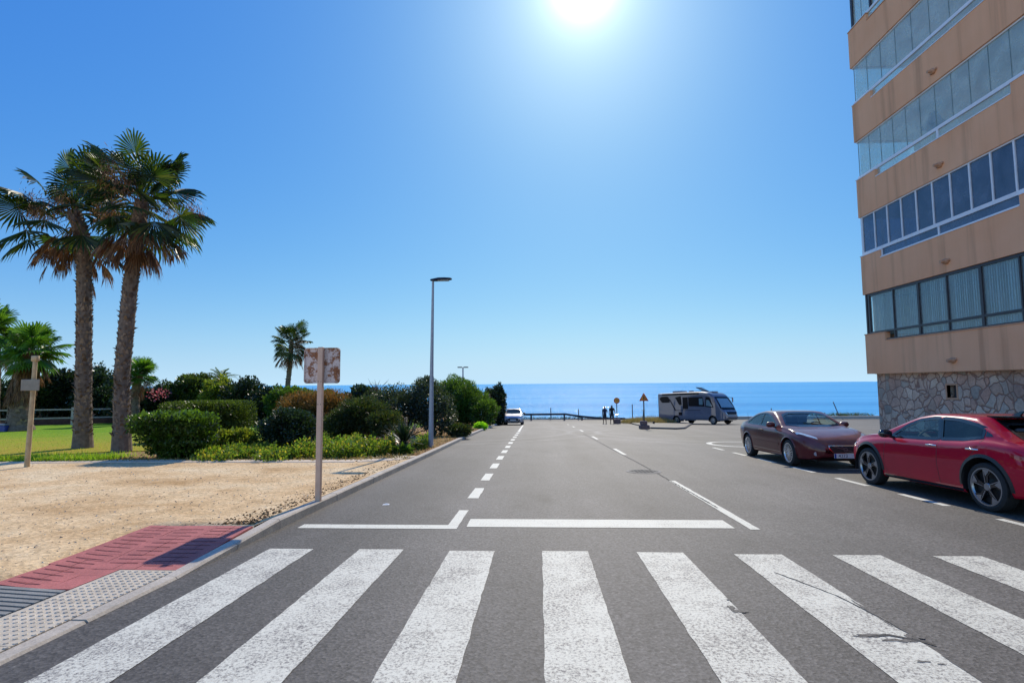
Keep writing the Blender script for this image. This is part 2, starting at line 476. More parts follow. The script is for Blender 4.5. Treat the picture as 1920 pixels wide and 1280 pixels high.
wobble(b, -.95, 2.45, 7.16, 7.64); strip(b, rect(-3.12, -1.06, 7.04, 7.26)); wobble(b, -1.2, -1.06, 7.264, 8.25)
b.build('stop_line_marking', M['paint2'])['kind'] = 'structure'
b = MB(); y = 9.28; k = 0
while y < 33:
    wobble(b, -1.21-.004*(y-9), -1.03-.004*(y-9), y, y+1.1); y += 2.13
strip(b, [(-1.30, 33.5), (-1.16, 33.5), (-1.32, 47.5), (-1.44, 47.5)])
b.build('parking_lane_marking', M['paint2'])['kind'] = 'structure'
b = MB()
wobble(b, 2.62, 2.74, 7.1, 11.4)
for y in (17.1, 25, 33, 41, 49): wobble(b, 2.56, 2.68, y, y+2.4)
b.build('centre_line_marking', M['paint2'])['kind'] = 'structure'
b = MB(); y = 4.7
while y < 19: wobble(b, 6.10, 6.22, y, y+1.08); y += 2.02
for y in (9.3, 13.3, 17.6): strip(b, rect(7.0, 9.0, y, y+.1))
b.build('parking_bay_marking', M['paint2'])['kind'] = 'structure'
# the long rounded loop that closes the row of bays
b = MB(); pts = []
for k in range(13):
    a = PI/2 + PI*k/12; pts.append((7.6+1.0*math.cos(a), 21.6+1.45*math.sin(a)))
pts = [(13.5, 23.05)] + pts + [(11.5, 20.15)]
for (xa, ya), (xb, yb) in zip(pts, pts[1:]):
    d = Vector((xb-xa, yb-ya)).normalized(); n_ = Vector((-d.y, d.x))*.1
    q = [(xa+n_.x, ya+n_.y), (xa-n_.x, ya-n_.y), (xb-n_.x, yb-n_.y), (xb+n_.x, yb+n_.y)]
    b.add([(p[0], p[1], G(p[1])+.0045) for p in q], [(0, 1, 2, 3)])
b.build('painted_island_marking', M['paint2'])['kind'] = 'structure'
# long repaired cracks
b = MB()
def crack(pts, w, z=.0075):
    P_ = []
    for (xa, ya), (xb, yb) in zip(pts, pts[1:]):
        n = max(2, int(math.hypot(xb-xa, yb-ya)/.08))
        for k in range(n):
            t = k/n; P_.append((xa+(xb-xa)*t+rng.gauss(0, w*.5), ya+(yb-ya)*t+rng.gauss(0, w*.5)))
    for (xa, ya), (xb, yb) in zip(P_, P_[1:]):
        d = Vector((xb-xa, yb-ya)).normalized(); ww = w*rng.uniform(.6, 1.3); n_ = Vector((-d.y, d.x))*ww
        q = [(xa+n_.x, ya+n_.y), (xa-n_.x, ya-n_.y), (xb-n_.x, yb-n_.y), (xb+n_.x, yb+n_.y)]
        b.add([(p[0], p[1], G(p[1])+z) for p in q], [(0, 1, 2, 3)])
crack([(2.18, 5.35), (2.42, 4.75), (2.5, 4.2), (2.52, 3.9)], .006)
crack([(2.2, 3.95), (2.36, 3.98), (2.52, 3.9), (2.6, 3.78)], .012)
crack([(2.66, 8.5), (2.64, 13), (2.5, 20), (2.4, 30)], .014, .0052)
crack([(1.5, 4.62), (1.56, 4.6)], .012)
b.build('road_crack', plain('crack_filler', (.05,.048,.046), .9))['kind'] = 'structure'

# places where the crossing paint has broken away to bare asphalt
b = MB()
def chip(cx_, cy_, rx_, ry_, n=26):
    ph = [rng.uniform(0, 6.28) for _ in range(4)]; pts = []
    for i in range(n):
        a = 2*PI*i/n; k = 1+.28*math.sin(2*a+ph[0])+.22*math.sin(3*a+ph[1])+.18*math.sin(5*a+ph[2])+.14*math.sin(9*a+ph[3])+rng.gauss(0, .07)
        pts.append((cx_+rx_*k*math.cos(a), cy_+ry_*k*math.sin(a)))
    b.add([(cx_, cy_, G(cy_)+.0065)]+[(x, y, G(y)+.0065) for x, y in pts], [(0, i+1, (i+1) % n+1) for i in range(n)])
for a_ in ((2.24, 3.97, .12, .020), (2.40, 3.90, .09, .030), (2.52, 3.96, .05, .05), (2.33, 3.60, .03, .014), (2.42, 3.57, .018, .01), (1.50, 4.38, .045, .030), (1.47, 4.45, .02, .05),
           (2.49, 4.4, .012, .3), (2.50, 3.4, .010, .22)): chip(*a_)
b.build('worn_paint_patch', M['asphalt'])['kind'] = 'structure'

# ------------------------------------------------------------------ verge, lawn, kerbs
def edge(x):                     # line of the low edging between gravel and planting
    return 12.88 + .128*(x+13.14) if x < -4.6 else 13.97 + (x+4.6)*.6
vx = sorted(frange(-60, -14, 4) + [x for x in frange(-13, -3.6, .4) if abs(x+4.76) > .1 and abs(x+9.5) > .1] + [-9.53, -9.48, -4.79, -4.745, KX])
paved = lambda x, y: (x > -4.75 and y < 6.6) or (x > -9.5 and y < 4.63)
yb0 = frange(-20, 0, 2) + frange(.4, 4.2, .4) + [4.6, 4.66, 5.0, 5.4, 5.8, 6.2, 6.58, 6.63]; ny2 = 24
vs = []; fs = []; n1 = len(yb0)+ny2
for x in vx:
    e = edge(x); col_ = yb0 + [6.63+(e-6.63)*(k+1)/ny2 for k in range(ny2)]
    for y in col_: vs.append((x, y, V(x, y)-(.06 if paved(x, y) else 0)))
for i in range(len(vx)-1):
    for k in range(n1-1): fs.append((i*n1+k, (i+1)*n1+k, (i+1)*n1+k+1, i*n1+k+1))
b = MB(); b.add(vs, fs)
b.build('verge', M['gravel'], smooth=180)['kind'] = 'structure'
# planting bed and bare strip along the kerb beyond the edging
b = MB(); vs = []; fs = []
ys2 = 46
for x in vx:
    e = edge(x)+.1
    for k in range(ys2+1):
        y = e + (63-e)*(k/ys2)**1.4
        vs.append((x + (kx(y) if x > -4 else 0), y, V(x, y)-.012))
n1 = ys2+1
for i in range(len(vx)-1):
    for k in range(ys2): fs.append((i*n1+k, (i+1)*n1+k, (i+1)*n1+k+1, i*n1+k+1))
b.add(vs, fs)
b.build('planting_bed', M['bare'], smooth=180)['kind'] = 'structure'
lx = frange(-60, -14, 4) + [-12.5, -11, -9.6, -8.4, -7.4]
b = MB(); vs = []; fs = []
for x in lx:
    e = edge(x) + (.55 if x < -15.5 else 1.9 if x < -13 else 2.9)
    for k in range(31):
        y = e + (46-e)*(k/30)**1.3; vs.append((x, y, V(x, y)+.01))
for i in range(len(lx)-1):
    for k in range(30): fs.append((i*31+k, (i+1)*31+k, (i+1)*31+k+1, i*31+k+1))
b.add(vs, fs)
b.build('lawn', M['lawn'], smooth=180)['kind'] = 'structure'

# road kerb: one-metre stones with open joints, lowered at the crossing
def kerb_run(name, pts, w, zf, mt, seg=1.0, round_=.02, base=-.2):
    b = MB()
    for (a, c) in zip(pts, pts[1:]):
        a = Vector(a); c = Vector(c); L = (c-a).length; n = max(1, int(round(L/seg))); d = (c-a)/L
        nn = Vector((-d.y, d.x))
        for k in range(n):
            p = a + d*(L*k/n+.006); q = a + d*(L*(k+1)/n-.006); rings = []
            j = rng.gauss(0, .006)
            for t in (p, q):
                z = zf(t) + j*.4; g = base
                prof = [(-w/2, g), (w/2, g), (w/2, z-round_), (w/2-round_, z), (-w/2+round_, z), (-w/2, z-round_)]
                rings.append([(t.x+nn.x*(-o)+j*.3, t.y+nn.y*(-o), zz) for o, zz in ((o_, z_ if z_ != g else zf(t)-.3) for o_, z_ in prof)])
            b.loft(rings, 0)
    o = b.build(name, mt); fix_normals(o); o['kind'] = 'structure'
    return o
def kz(t): return G(t.y) + .125 - .105*(1-ss(5.1, 6.9, t.y))
kp = [(KX+.07+kx(y), y) for y in (-12, 0, 8, 16, 17, 22, 28, 34, 40, 46, 52, 58)]
kerb_run('kerb', kp, .15, kz, M['kerb'])
kerb_run('garden_kerb', [(-40, edge(-40)+.06), (-22, edge(-22)+.06), (-13, edge(-13)+.06), (-9, edge(-9)+.06), (-4.7, edge(-4.7)+.06), (-3.9, 14.45), (-3.62, 15.4)], .42,
         lambda t: V(t.x, t.y)+.018, M['edging'], 1.0, .012)
# crossing ramp: red slabs, grey blister tiles, ribbed guidance strip
def slab(name, poly, mt, z, bumps=None):
    b = MB(); n = len(poly)
    b.loft([[(x, y, V(x, y)-.05) for x, y in poly], [(x, y, V(x, y)+z) for x, y in poly]])
    if bumps: bumps(b)
    o = b.build(name, mt); fix_normals(o); o['kind'] = 'structure'; return o
def slots(b):          # tactile slots, three staggered columns of short grooves, their shade painted as flat dark strips
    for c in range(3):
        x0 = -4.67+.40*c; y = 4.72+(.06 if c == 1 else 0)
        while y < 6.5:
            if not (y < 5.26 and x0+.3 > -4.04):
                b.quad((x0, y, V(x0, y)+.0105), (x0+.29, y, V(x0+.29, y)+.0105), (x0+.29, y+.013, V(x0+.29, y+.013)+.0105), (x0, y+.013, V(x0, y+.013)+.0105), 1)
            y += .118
b = MB()
red_polys = [[(-4.72, 4.66), (-4.03, 4.66), (-4.03, 5.22), (-4.72, 5.22)], [(-4.74, 5.22), (KX, 5.22), (KX, 6.6), (-4.76, 6.6)]]
def grid_slab(b, x0, x1, y0, y1, z, s=.2, m=0):
    xs = frange(x0, x1, s); ys = frange(y0, y1, s)
    for i in range(len(xs)-1):
        for j in range(len(ys)-1):
            g = .002
            q = [(xs[i]+g, ys[j]+g), (xs[i+1]-g, ys[j]+g), (xs[i+1]-g, ys[j+1]-g), (xs[i]+g, ys[j+1]-g)]
            dz = rng.gauss(0, .0012)
            b.loft([[(x, y, V(x, y)-.03) for x, y in q], [(x, y, V(x, y)+z+dz) for x, y in q]], m)
grid_slab(b, -4.72, -4.03, 4.64, 5.2, .006); grid_slab(b, -4.75, KX, 5.2, 6.6, .006)
grid_slab(b, -9.5, -4.03, 2.0, 3.80, .006, .6)
slots(b)
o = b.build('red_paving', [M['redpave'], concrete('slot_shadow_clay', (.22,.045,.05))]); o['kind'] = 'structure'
b = MB(); grid_slab(b, -4.02, KX, -.5, 5.19, .006, .4)
y = -.4
while y < 5.15:
    for c in range(8):
        x = -3.98+.0667*c+.03
        if y > 1.5:
            z = V(x, y)+.006; r_ = .021
            b.add([(x+r_*math.cos(a)*k, y+r_*math.sin(a)*k, z+h) for k, h in ((1, 0), (.7, .007)) for a in [i*PI/3 for i in range(6)]],
                  [(i, (i+1) % 6, 6+(i+1) % 6, 6+i) for i in range(6)] + [tuple(range(6, 12))])
    y += .0667
b.build('blister_paving', M['blister'])['kind'] = 'structure'
b = MB(); y = 3.83
while y < 4.6:
    xs_ = frange(-9.5, -4.03, .6)
    for xa, xb in zip(xs_, xs_[1:]):
        b.loft([[(xa, yy, V(xa, yy)+h) for yy, h in ((y, -.03), (y, .012), (y+.05, .012), (y+.05, -.03))],
                [(xb, yy, V(xb, yy)+h) for yy, h in ((y, -.03), (y, .012), (y+.05, .012), (y+.05, -.03))]])
    y += .08
o = b.build('ribbed_paving', M['rib']); fix_normals(o); o['kind'] = 'structure'

# loose stones and dry litter
def scatter_stones(name, n, area, smin, smax, mt, fz):
    b = MB()
    for _ in range(n):
        x, y = area()
        s = smin + (smax-smin)*rng.random()**2.5; z = fz(x, y); a = rng.random()*6.28
        vs = [(x+s*math.cos(a+k*2.094)*rng.uniform(.7, 1.2), y+s*math.sin(a+k*2.094)*rng.uniform(.7, 1.2), z-.002) for k in range(3)]
        top = (x+rng.gauss(0, s*.2), y+rng.gauss(0, s*.2), z+s*rng.uniform(.4, .9))
        b.add(vs+[top], [(0, 1, 3), (1, 2, 3), (2, 0, 3)])
    o = b.build(name, mt); o['kind'] = 'stuff'; return o
def va():
    while True:
        y = 3.4 + 10*rng.random()**1.6; x = -3.6-rng.random()**1.3*11
        if y < edge(x)-.05 and not (x > -4.8 and y < 6.65): return x, y
o = scatter_stones('gravel', 6500, va, .006, .022, leafmat('loose_stone', [(.55,.42,.28), (.42,.30,.19), (.68,.58,.44), (.34,.26,.18)], 0, .9), V)
tag(o, 'small loose stones strewn over the pale gravel verge', 'gravel')
def vb():
    y = 6.7+40*rng.random()**2; return KX-.05-abs(rng.gauss(0, .22))+kx(y), y
o = scatter_stones('leaf_litter', 3200, vb, .006, .03, leafmat('dry_litter', [(.30,.15,.05), (.20,.10,.04), (.42,.26,.11), (.12,.07,.03)], .1, .9), V)
tag(o, 'brown dry leaf litter gathered along the kerb', 'leaf litter')

# wave crests on the sea: small tilted facets of water facing the shore, some of which catch the sun
b = MB()
for _ in range(2600):
    y = 85*math.exp(rng.random()*2.3); x = y*(.08+rng.gauss(0, .20)); s = (.13+y/1300)*rng.uniform(.5, 1.5)
    tilt = max(0, rng.gauss(R(9), R(6))); az = -PI/2+rng.gauss(0, R(28))
    n_ = Vector((math.sin(tilt)*math.cos(az), math.sin(tilt)*math.sin(az), math.cos(tilt))); u_ = Vector((1, rng.gauss(0, .2), 0)); u_ = (u_-n_*u_.dot(n_)).normalized(); w_ = n_.cross(u_)
    c = Vector((x, y, -8.5+.04+s*.10)); u_ *= s; w_ *= s*.34
    b.add([c-u_, c-u_*.4-w_, c+u_*.5-w_, c+u_, c+u_*.4+w_, c-u_*.5+w_], [(0, 1, 2, 3, 4, 5)])
o = b.build('wave_crests', M['ripple']); tag(o, 'small wave crests glittering on the blue sea', 'waves', kind='stuff')
# ------------------------------------------------------------------ apartment building
def stucco():
    mt, nt, bs = new_mat('orange_stucco'); v = coords(nt)
    a = noise(nt, v, .5, 6, .6); f = noise(nt, v, 60, 3, .8)
    st = noise(nt, coords(nt, (1, 1.2, .06)), 2.0, 4, .6)
    c = ramp(nt, a, [(.3, (.80,.39,.21)), (.7, (.86,.465,.27))])
    c = mix(nt, 1.0, c, ramp(nt, st, [(.30, g3(.74)), (.48, g3(1.0)), (.7, g3(1.05))]), 'MULTIPLY')
    c = mix(nt, 1.0, c, ramp(nt, f, [(.3, g3(.82)), (.7, g3(1.1))]), 'MULTIPLY')
    nt.links.new(c, bs.inputs['Base Color']); bs.inputs['Roughness'].default_value = .9; bs.inputs['Specular IOR Level'].default_value = .1
    bump(nt, bs, f, .5, .006); return mt
def crazy_stone():
    mt, nt, bs = new_mat('crazy_stone_cladding'); v0 = coords(nt)
    dn = N(nt, 'ShaderNodeTexNoise'); dn.inputs['Scale'].default_value = 2.2; nt.links.new(v0, dn.inputs['Vector'])
    mv = N(nt, 'ShaderNodeMix', data_type='RGBA', blend_type='LINEAR_LIGHT'); mv.inputs[0].default_value = .17
    nt.links.new(v0, mv.inputs[6]); nt.links.new(dn.outputs['Color'], mv.inputs[7]); v = mv.outputs[2]
    ed = N(nt, 'ShaderNodeTexVoronoi', feature='DISTANCE_TO_EDGE'); ed.inputs['Scale'].default_value = 3.4
    ce = N(nt, 'ShaderNodeTexVoronoi', feature='F1'); ce.inputs['Scale'].default_value = 3.4
    nt.links.new(v, ed.inputs['Vector']); nt.links.new(v, ce.inputs['Vector'])
    sx = N(nt, 'ShaderNodeSeparateColor'); nt.links.new(ce.outputs['Color'], sx.inputs[0])
    stone = ramp(nt, sx.outputs[0], [(.0, (.46,.31,.23)), (.3, (.58,.43,.33)), (.5, (.50,.29,.21)), (.7, (.66,.50,.38)), (.9, (.36,.31,.26))])
    f = noise(nt, v0, 14, 5, .7)
    stone = mix(nt, 1.0, stone, ramp(nt, f, [(.3, g3(.75)), (.7, g3(1.2))]), 'MULTIPLY')
    stn = noise(nt, v0, .7, 5, .65)
    stone = mix(nt, 1.0, stone, ramp(nt, stn, [(.35, (.62,.64,.66)), (.6, g3(1.05))]), 'MULTIPLY')
    k = ramp(nt, ed.outputs['Distance'], [(.028, g3(0)), (.05, g3(1))])
    c = mix(nt, k, (.27,.16,.12), stone)
    nt.links.new(c, bs.inputs['Base Color']); bs.inputs['Roughness'].default_value = .85
    h = N(nt, 'ShaderNodeMath', operation='MINIMUM'); nt.links.new(ed.outputs['Distance'], h.inputs[0]); h.inputs[1].default_value = .09
    bump(nt, bs, mathn(nt, 'ADD', mathn(nt, 'MULTIPLY', h.outputs[0], 6.0), mathn(nt, 'MULTIPLY', f, .25)), .8, .06); return mt
M['stucco'] = stucco(); M['stone'] = crazy_stone()
M['ceiling'] = plain('balcony_ceiling_white', (.86,.86,.82), .9, var=.04, scale=2)
M['inwall'] = plain('balcony_inner_wall', (.80,.78,.70), .9, var=.06, scale=1.5)
M['whiteframe'] = plain('white_aluminium', (.72,.73,.76), .4, var=.05)
M['brownframe'] = plain('dark_brown_aluminium', (.028,.018,.022), .35, var=.2)
M['blueglass'] = glassmat('blue_tinted_glass', (.40,.50,.62), 1.0, .01, .28, (.26,.35,.47))
M['clearglass'] = glassmat('clear_glass_curtain', (.92,.98,.97), 1.0, .01, .26, (.70,.82,.78))
M['winglass'] = glassmat('window_glass', (.84,.92,.93), 1.0, .01, .16, (.40,.50,.52))
M['blind'] = plain('vertical_blind_fabric', (.66,.72,.70), .9, var=.06, scale=20)
M['darkroom'] = plain('dark_interior', (.06,.06,.07), .9)
M['tile'] = plain('floor_tile', (.25,.2,.16), .7)
M['paneledge'] = plain('polished_glass_edge', (.10,.15,.15), .4)
M['edge'] = plain('cap_edging', (.50,.28,.17), .8)
BX, BY, BYB, BXR = 12.0, 20.6, -14.0, 27.0       # road facade, sea end, back end, far side
bld = empty('apartment_building', (BX, BY, -.7), 0, 'tall orange stucco apartment block with stone ground floor and glazed balconies by the road', 'building')
INV = Matrix.Translation((-BX, -BY, .7))
def bm(): b = MB(); b.M = INV; return b
def ring_band(b, z0, z1, t=.18, x0=BX, y1=BY, m=0):
    """band round the road front and the sea end"""
    b.box(x0, x0+t, BYB, y1, z0, z1, m); b.box(x0+t, BXR, y1-t, y1, z0, z1, m)
H0, PH, BH = 1.87, 2.9, 1.42
NY0, NY1, ND = 13.88, 19.45, .28                 # the lowered stretch of each parapet
# stone ground floor, set back
b = bm()
sx0, sy1 = BX+.22, BY-.2
vy0, vy1, vz0, vz1 = 16.66, 17.04, 1.1, 1.47
b.box(sx0, sx0+.3, BYB, vy0, -1.6, H0-.003); b.box(sx0, sx0+.3, vy1, sy1, -1.6, H0-.003)
b.box(sx0, sx0+.3, vy0, vy1, -1.6, vz0); b.box(sx0, sx0+.3, vy0, vy1, vz1, H0-.003)
b.box(sx0+.3, BXR, sy1-.3, sy1, -1.6, H0-.003)
b.build('stone_wall', M['stone'], bld)
b = bm(); b.box(sx0+.2, sx0+.24, vy0+.003, vy1-.003, vz0+.003, vz1-.003, 0)
vent = b.build('wall_vent', M['darkroom'], bld)
b = bm()
for (y0, y1, z0, z1) in ((vy0-.05, vy0, vz0-.05, vz1+.05), (vy1, vy1+.05, vz0-.05, vz1+.05), (vy0, vy1, vz0-.05, vz0), (vy0, vy1, vz1, vz1+.05)):
    b.box(sx0-.012, sx0+.1, y0, y1, z0, z1)
b.build('vent_frame', M['edge'], vent)
def glaze(name, y0, y1, z0, z1, gmat, x=BX+.06, parent=None, along='y', yfix=0):
    b = bm()
    if along == 'y': b.box(x, x+.012, y0, y1, z0, z1)
    else: b.box(y0, y1, yfix-.012, yfix, z0, z1)
    return b.build(name, gmat, parent or bld)
for k in range(6):
    zb = H0 + PH*k; zt = zb + BH; zn = zt - ND; zc = zb + PH    # zc: underside of the slab above
    # parapet band with the lowered stretch
    b = bm()
    b.box(BX, BX+.18, BYB, BY, zb, zn); b.box(BX, BX+.18, NY1, BY, zn+.0, zt); b.box(BX, BX+.18, BYB, NY0, zn, zt)
    b.box(BX+.18, BXR, BY-.18, BY, zb, zt)
    b.box(BX+.18, BXR, BYB, BY-.18, zb, zb+.12)
    par = b.build('parapet', M['stucco'], bld)
    b = bm()
    b.box(BX-.02, BX+.2, NY1-.02, BY+.02, zt, zt+.03); b.box(BX-.02, BX+.2, BYB, NY0+.02, zt, zt+.03)
    b.box(BX-.02, BX+.2, NY0+.0201, NY1-.0201, zn, zn+.03); b.box(BX+.2, BXR, BY-.2, BY+.02, zt, zt+.03)
    b.build('coping', M['whiteframe'] if k in (1, 2, 3) else M['edge'], par)
    # drain spout
    if k < 4:
        b = bm(); zz = zb+.32; yy = 16.38
        b.tube([(BX+.05, yy, zz), (BX-.06, yy, zz), (BX-.1, yy, zz-.01)], [.075, .085, .07], 10)
        b.tube([(BX-.08, yy, zz), (BX-.2, yy, zz-.015)], [.05, .045], 8)
        b.tube([(BX-.02, yy-.13, zz+.03), (BX-.02, yy+.13, zz-.03)], [.035, .035], 8)
        b.build('drain_spout', M['edge'], bld, smooth=40)
    # ceiling underside and balcony floor inside
    b = bm(); b.box(BX+.181, BXR-.2, BYB, BY-.181, zb-.012, zb-.002)
    b.build('balcony_ceiling', M['ceiling'], bld)
    b = bm(); b.box(BX+2.0, BX+2.15, BYB, BY-.25, zb+.125, zc-.015)
    b.box(BX+2.15, BXR, BY-.40, BY-.25, zb+.125, zc-.015)
    b.build('inner_wall', M['inwall'], bld)
    bz = zt+.03; tz = zc-.001
    if k == 0:      # brown frames with vertical blinds
        ys = [20.36, 19.0, 17.78, 16.55, 15.31, 14.09, 12.87, 11.65, 10.4, 9.2, 8.0]
        fr = bm()
        X0, X1 = BX+.05, BX+.13
        for i, y in enumerate(ys):
            w = .09 if i in (0, 2, 4, 6, 8) else .045
            lo = bz if (y > NY1 or y < NY0) else zn+.03
            fr.box(X0, X1, y-w/2, y+w/2, lo, tz)
        fr.box(X0+.002, X1-.002, ys[-1], ys[0], tz-.08, tz-.002)
        fr.box(X0+.002, X1-.002, NY1-.0, ys[0], bz, bz+.06); fr.box(X0+.002, X1-.002, NY0-.001, NY1+.001, bz-.01, bz+.06)
        fr.box(X0+.002, X1-.002, NY0, NY1, zn+.03, zn+.07); fr.box(X0+.002, X1-.002, ys[-1], NY0, bz, bz+.06)
        fr.box(X0+.1, BXR-.2, BY-.13, BY-.05, tz-.08, tz-.002); fr.box(BX+.05, BX+.14, BY-.13, BY-.05, bz, tz)
        fr.build('window_frame', M['brownframe'], bld)
        for i in range(len(ys)-1):
            ya, yb = ys[i+1], ys[i]
            lo = zn+.05 if yb < NY1+.3 and ya > NY0-.6 else bz+.03
            p = glaze('window_pane', ya+.02, yb-.02, lo, tz-.06, M['winglass'], BX+.085)
            bl = bm(); y = ya+.05
            gap = (i == 2)
            while y < yb-.06:
                if not (gap and ya+.10 < y < ya+.24):
                    a = rng.uniform(.012, .03)
                    bl.quad((BX+.19-a, y, lo+.01), (BX+.19+a, y+.088, lo+.01), (BX+.19+a, y+.088, tz-.07), (BX+.19-a, y, tz-.07))
                y += .083
            bl.build('vertical_blind', M['blind'], p)
        bw_ = bm(); bw_.quad((BX+.25, BY-.16, bz), (BXR-1, BY-.16, bz), (BXR-1, BY-.16, tz-.05), (BX+.25, BY-.16, tz-.05))
        bw_.build('end_blind', M['blind'], bld)
    elif k == 1:    # white frames, blue glass
        fr = bm(); X0, X1 = BX+.04, BX+.11
        ys = [20.47 - .722*i for i in range(19)]
        for y in ys: fr.box(X0, X1, y-.025, y+.025, bz+.11, tz-.045)
        fr.box(X0-.002, X1+.002, ys[-1], BY-.05, tz-.045, tz-.002); fr.box(X0-.002, X1+.002, ys[-1], BY-.05, bz, bz+.11)
        fr.box(X0, X1, NY0, NY1, zn+.03, zn+.07)
        for y in (NY0+.02, 16.7, NY1-.03): fr.box(X0+.001, X1-.001, y-.03, y+.03, zn+.07, bz-.001)
        xs = [BX+.8*i for i in range(1, 4)]
        for x in xs: fr.box(x-.025, x+.025, BY-.11, BY-.04, bz, tz)
        fr.box(BX+.12, BXR-.2, BY-.112, BY-.038, tz-.05, tz-.002); fr.box(BX+.045, BX+.105, BY-.105, BY-.045, bz, tz-.003)
        fr.box(BX+2.3, BX+2.4, BY-.12, BY-.03, bz, tz-.003)
        fr.build('window_frame', M['whiteframe'], bld)
        for i in range(len(ys)-1):
            glaze('window_pane', ys[i+1]+.025, ys[i]-.025, bz+.11, tz-.05, M['blueglass'], BX+.07)
        glaze('lower_glass', NY0+.05, NY1-.06, zn+.07, bz, M['blueglass'], BX+.07)
        glaze('end_glass', BX+.12, BX+2.3, bz, tz-.05, M['blueglass'], along='x', yfix=BY-.07)
        cb = bm(); cb.box(BX+.95, BX+2.0, 18.0, 18.06, zb+.13, tz-.1)
        cb.build('inner_partition', M['ceiling'], bld)
    elif k in (2, 3, 4):   # frameless glass curtain on a white rail
        fr = bm(); X0, X1 = BX+.05, BX+.12
        fr.box(X0, X1, BYB+3, BY-.04, bz-.0, bz+.10); fr.box(X0, X1, BYB+3, BY-.04, tz-.05, tz-.002)
        fr.box(X1, BXR-2, BY-.12, BY-.05, bz+.001, bz+.06); fr.box(X1, BXR-2, BY-.12, BY-.05, tz-.049, tz-.003)
        if k == 2:
            for y in (NY0+.02, 16.5): fr.box(X0, X1, y-.04, y+.04, zn+.03, bz)
        fr.build('curtain_rail', M['whiteframe'], bld)
        y = 20.48; i = 0
        while y > 3:
            gp_ = glaze('glass_panel', y-(.655 if k != 3 else .785), y, bz+.10, tz-.05, M['clearglass'], BX+.075)
            eb = bm(); eb.box(BX+.07, BX+.09, y+.0005, y+.0115, bz+.10, tz-.05); eb.build('panel_edge', M['paneledge'], gp_); y -= .66 if k != 3 else .79
            if k == 3 and i > 40: break
            i += 1
        glaze('lower_glass', NY0, NY1, zn+.03, bz, M['clearglass'], BX+.08)
        x = BX+.15
        while x < BX+2.4: glaze('end_glass', x, x+.655, bz+.06, tz-.05, M['clearglass'], along='x', yfix=BY-.08); x += .66
        if k == 3: pass
    else:
        fr = bm(); X0, X1 = BX+.05, BX+.13
        for i in range(14): fr.box(X0, X1, 20.4-1.2*i-.05, 20.4-1.2*i+.05, bz, tz)
        fr.box(X0+.002, X1-.002, 4, 20.4, tz-.08, tz-.002); fr.box(X0+.002, X1-.002, 4, 20.4, bz, bz+.06)
        fr.build('window_frame', M['brownframe'], bld)
        for i in range(13): glaze('window_pane', 20.4-1.2*(i+1)+.05, 20.4-1.2*i-.05, bz+.06, tz-.08, M['blueglass'], BX+.085)
# the k == 4 storey seen at the top edge has brown frames too
b = bm(); X0, X1 = BX+.03, BX+.15; zb = H0+PH*4; bz = zb+BH+.03; tz = H0+PH*5-.001
for i in range(8):
    b = bm(); b.box(X0, X1, 20.35-1.1*i-.045, 20.35-1.1*i+.045, bz+.1, tz-.05); b.build('mullion', M['brownframe'], bld)
b = bm(); zr = H0+PH*6
b.box(BX, BXR, BYB, BY, zr-.3, zr); b.build('roof', M['stucco'], bld)
b = bm(); b.box(BXR-.2, BXR, BYB, BY-.2, -1.6, zr-.3); b.box(BX+.2, BXR-.2, BYB, BYB+.2, -1.6, zr-.3)
b.build('rear_wall', M['stucco'], bld)
# pendant lamp on the second glazed balcony from above
pl = empty('pendant_lamp', (13.0, 17.9, 10.38), 0, 'dark purple bell shaped pendant lamp hanging inside a glazed balcony', 'lamp')
b = MB(); b.loft([[(r_*math.cos(a), r_*math.sin(a), z) for a in [i*PI/8 for i in range(16)]] for r_, z in ((.06, 0), (.1, -.02), (.15, -.14), (.22, -.3), (.36, -.50))], 0, caps=False)
b.build('lamp_shade', plain('purple_fabric', (.10,.05,.09), .8), pl, smooth=40)
b = MB(); b.tube([(0, 0, 0), (0, 0, .15)], .012, 6); b.build('lamp_cord', M['brownframe'], pl)
# planting seen on the same balcony, further along
bp = empty('potted_plant', (12.9, 13.1, H0+PH*2+.13), 0, 'dark leafy plant inside the glazed balcony at the right edge', 'plant')
b = MB(); b.loft([[(r_*math.cos(a), r_*math.sin(a), z) for a in [i*PI/6 for i in range(12)]] for r_, z in ((.14, 0), (.2, .35))])
b.build('pot', M['edge'], bp)
b = MB()
for _ in range(260):
    a = rng.random()*6.28; r_ = .5*rng.random()**.6; z = .4+1.5*rng.random()
    p = Vector((r_*math.cos(a)*(1.2-.3*z), r_*math.sin(a)*(1.2-.3*z), z)); d = Vector((rng.gauss(0,1), rng.gauss(0,1), rng.gauss(.2,.6))).normalized()
    s = d.cross(Vector((rng.gauss(0,1), rng.gauss(0,1), rng.gauss(0,1)))).normalized()*.04
    b.quad(p, p+d*.1+s, p+d*.22, p+d*.1-s)
b.build('foliage', leafmat('balcony_leaf', [(.03,.07,.04), (.04,.10,.05)]), bp)
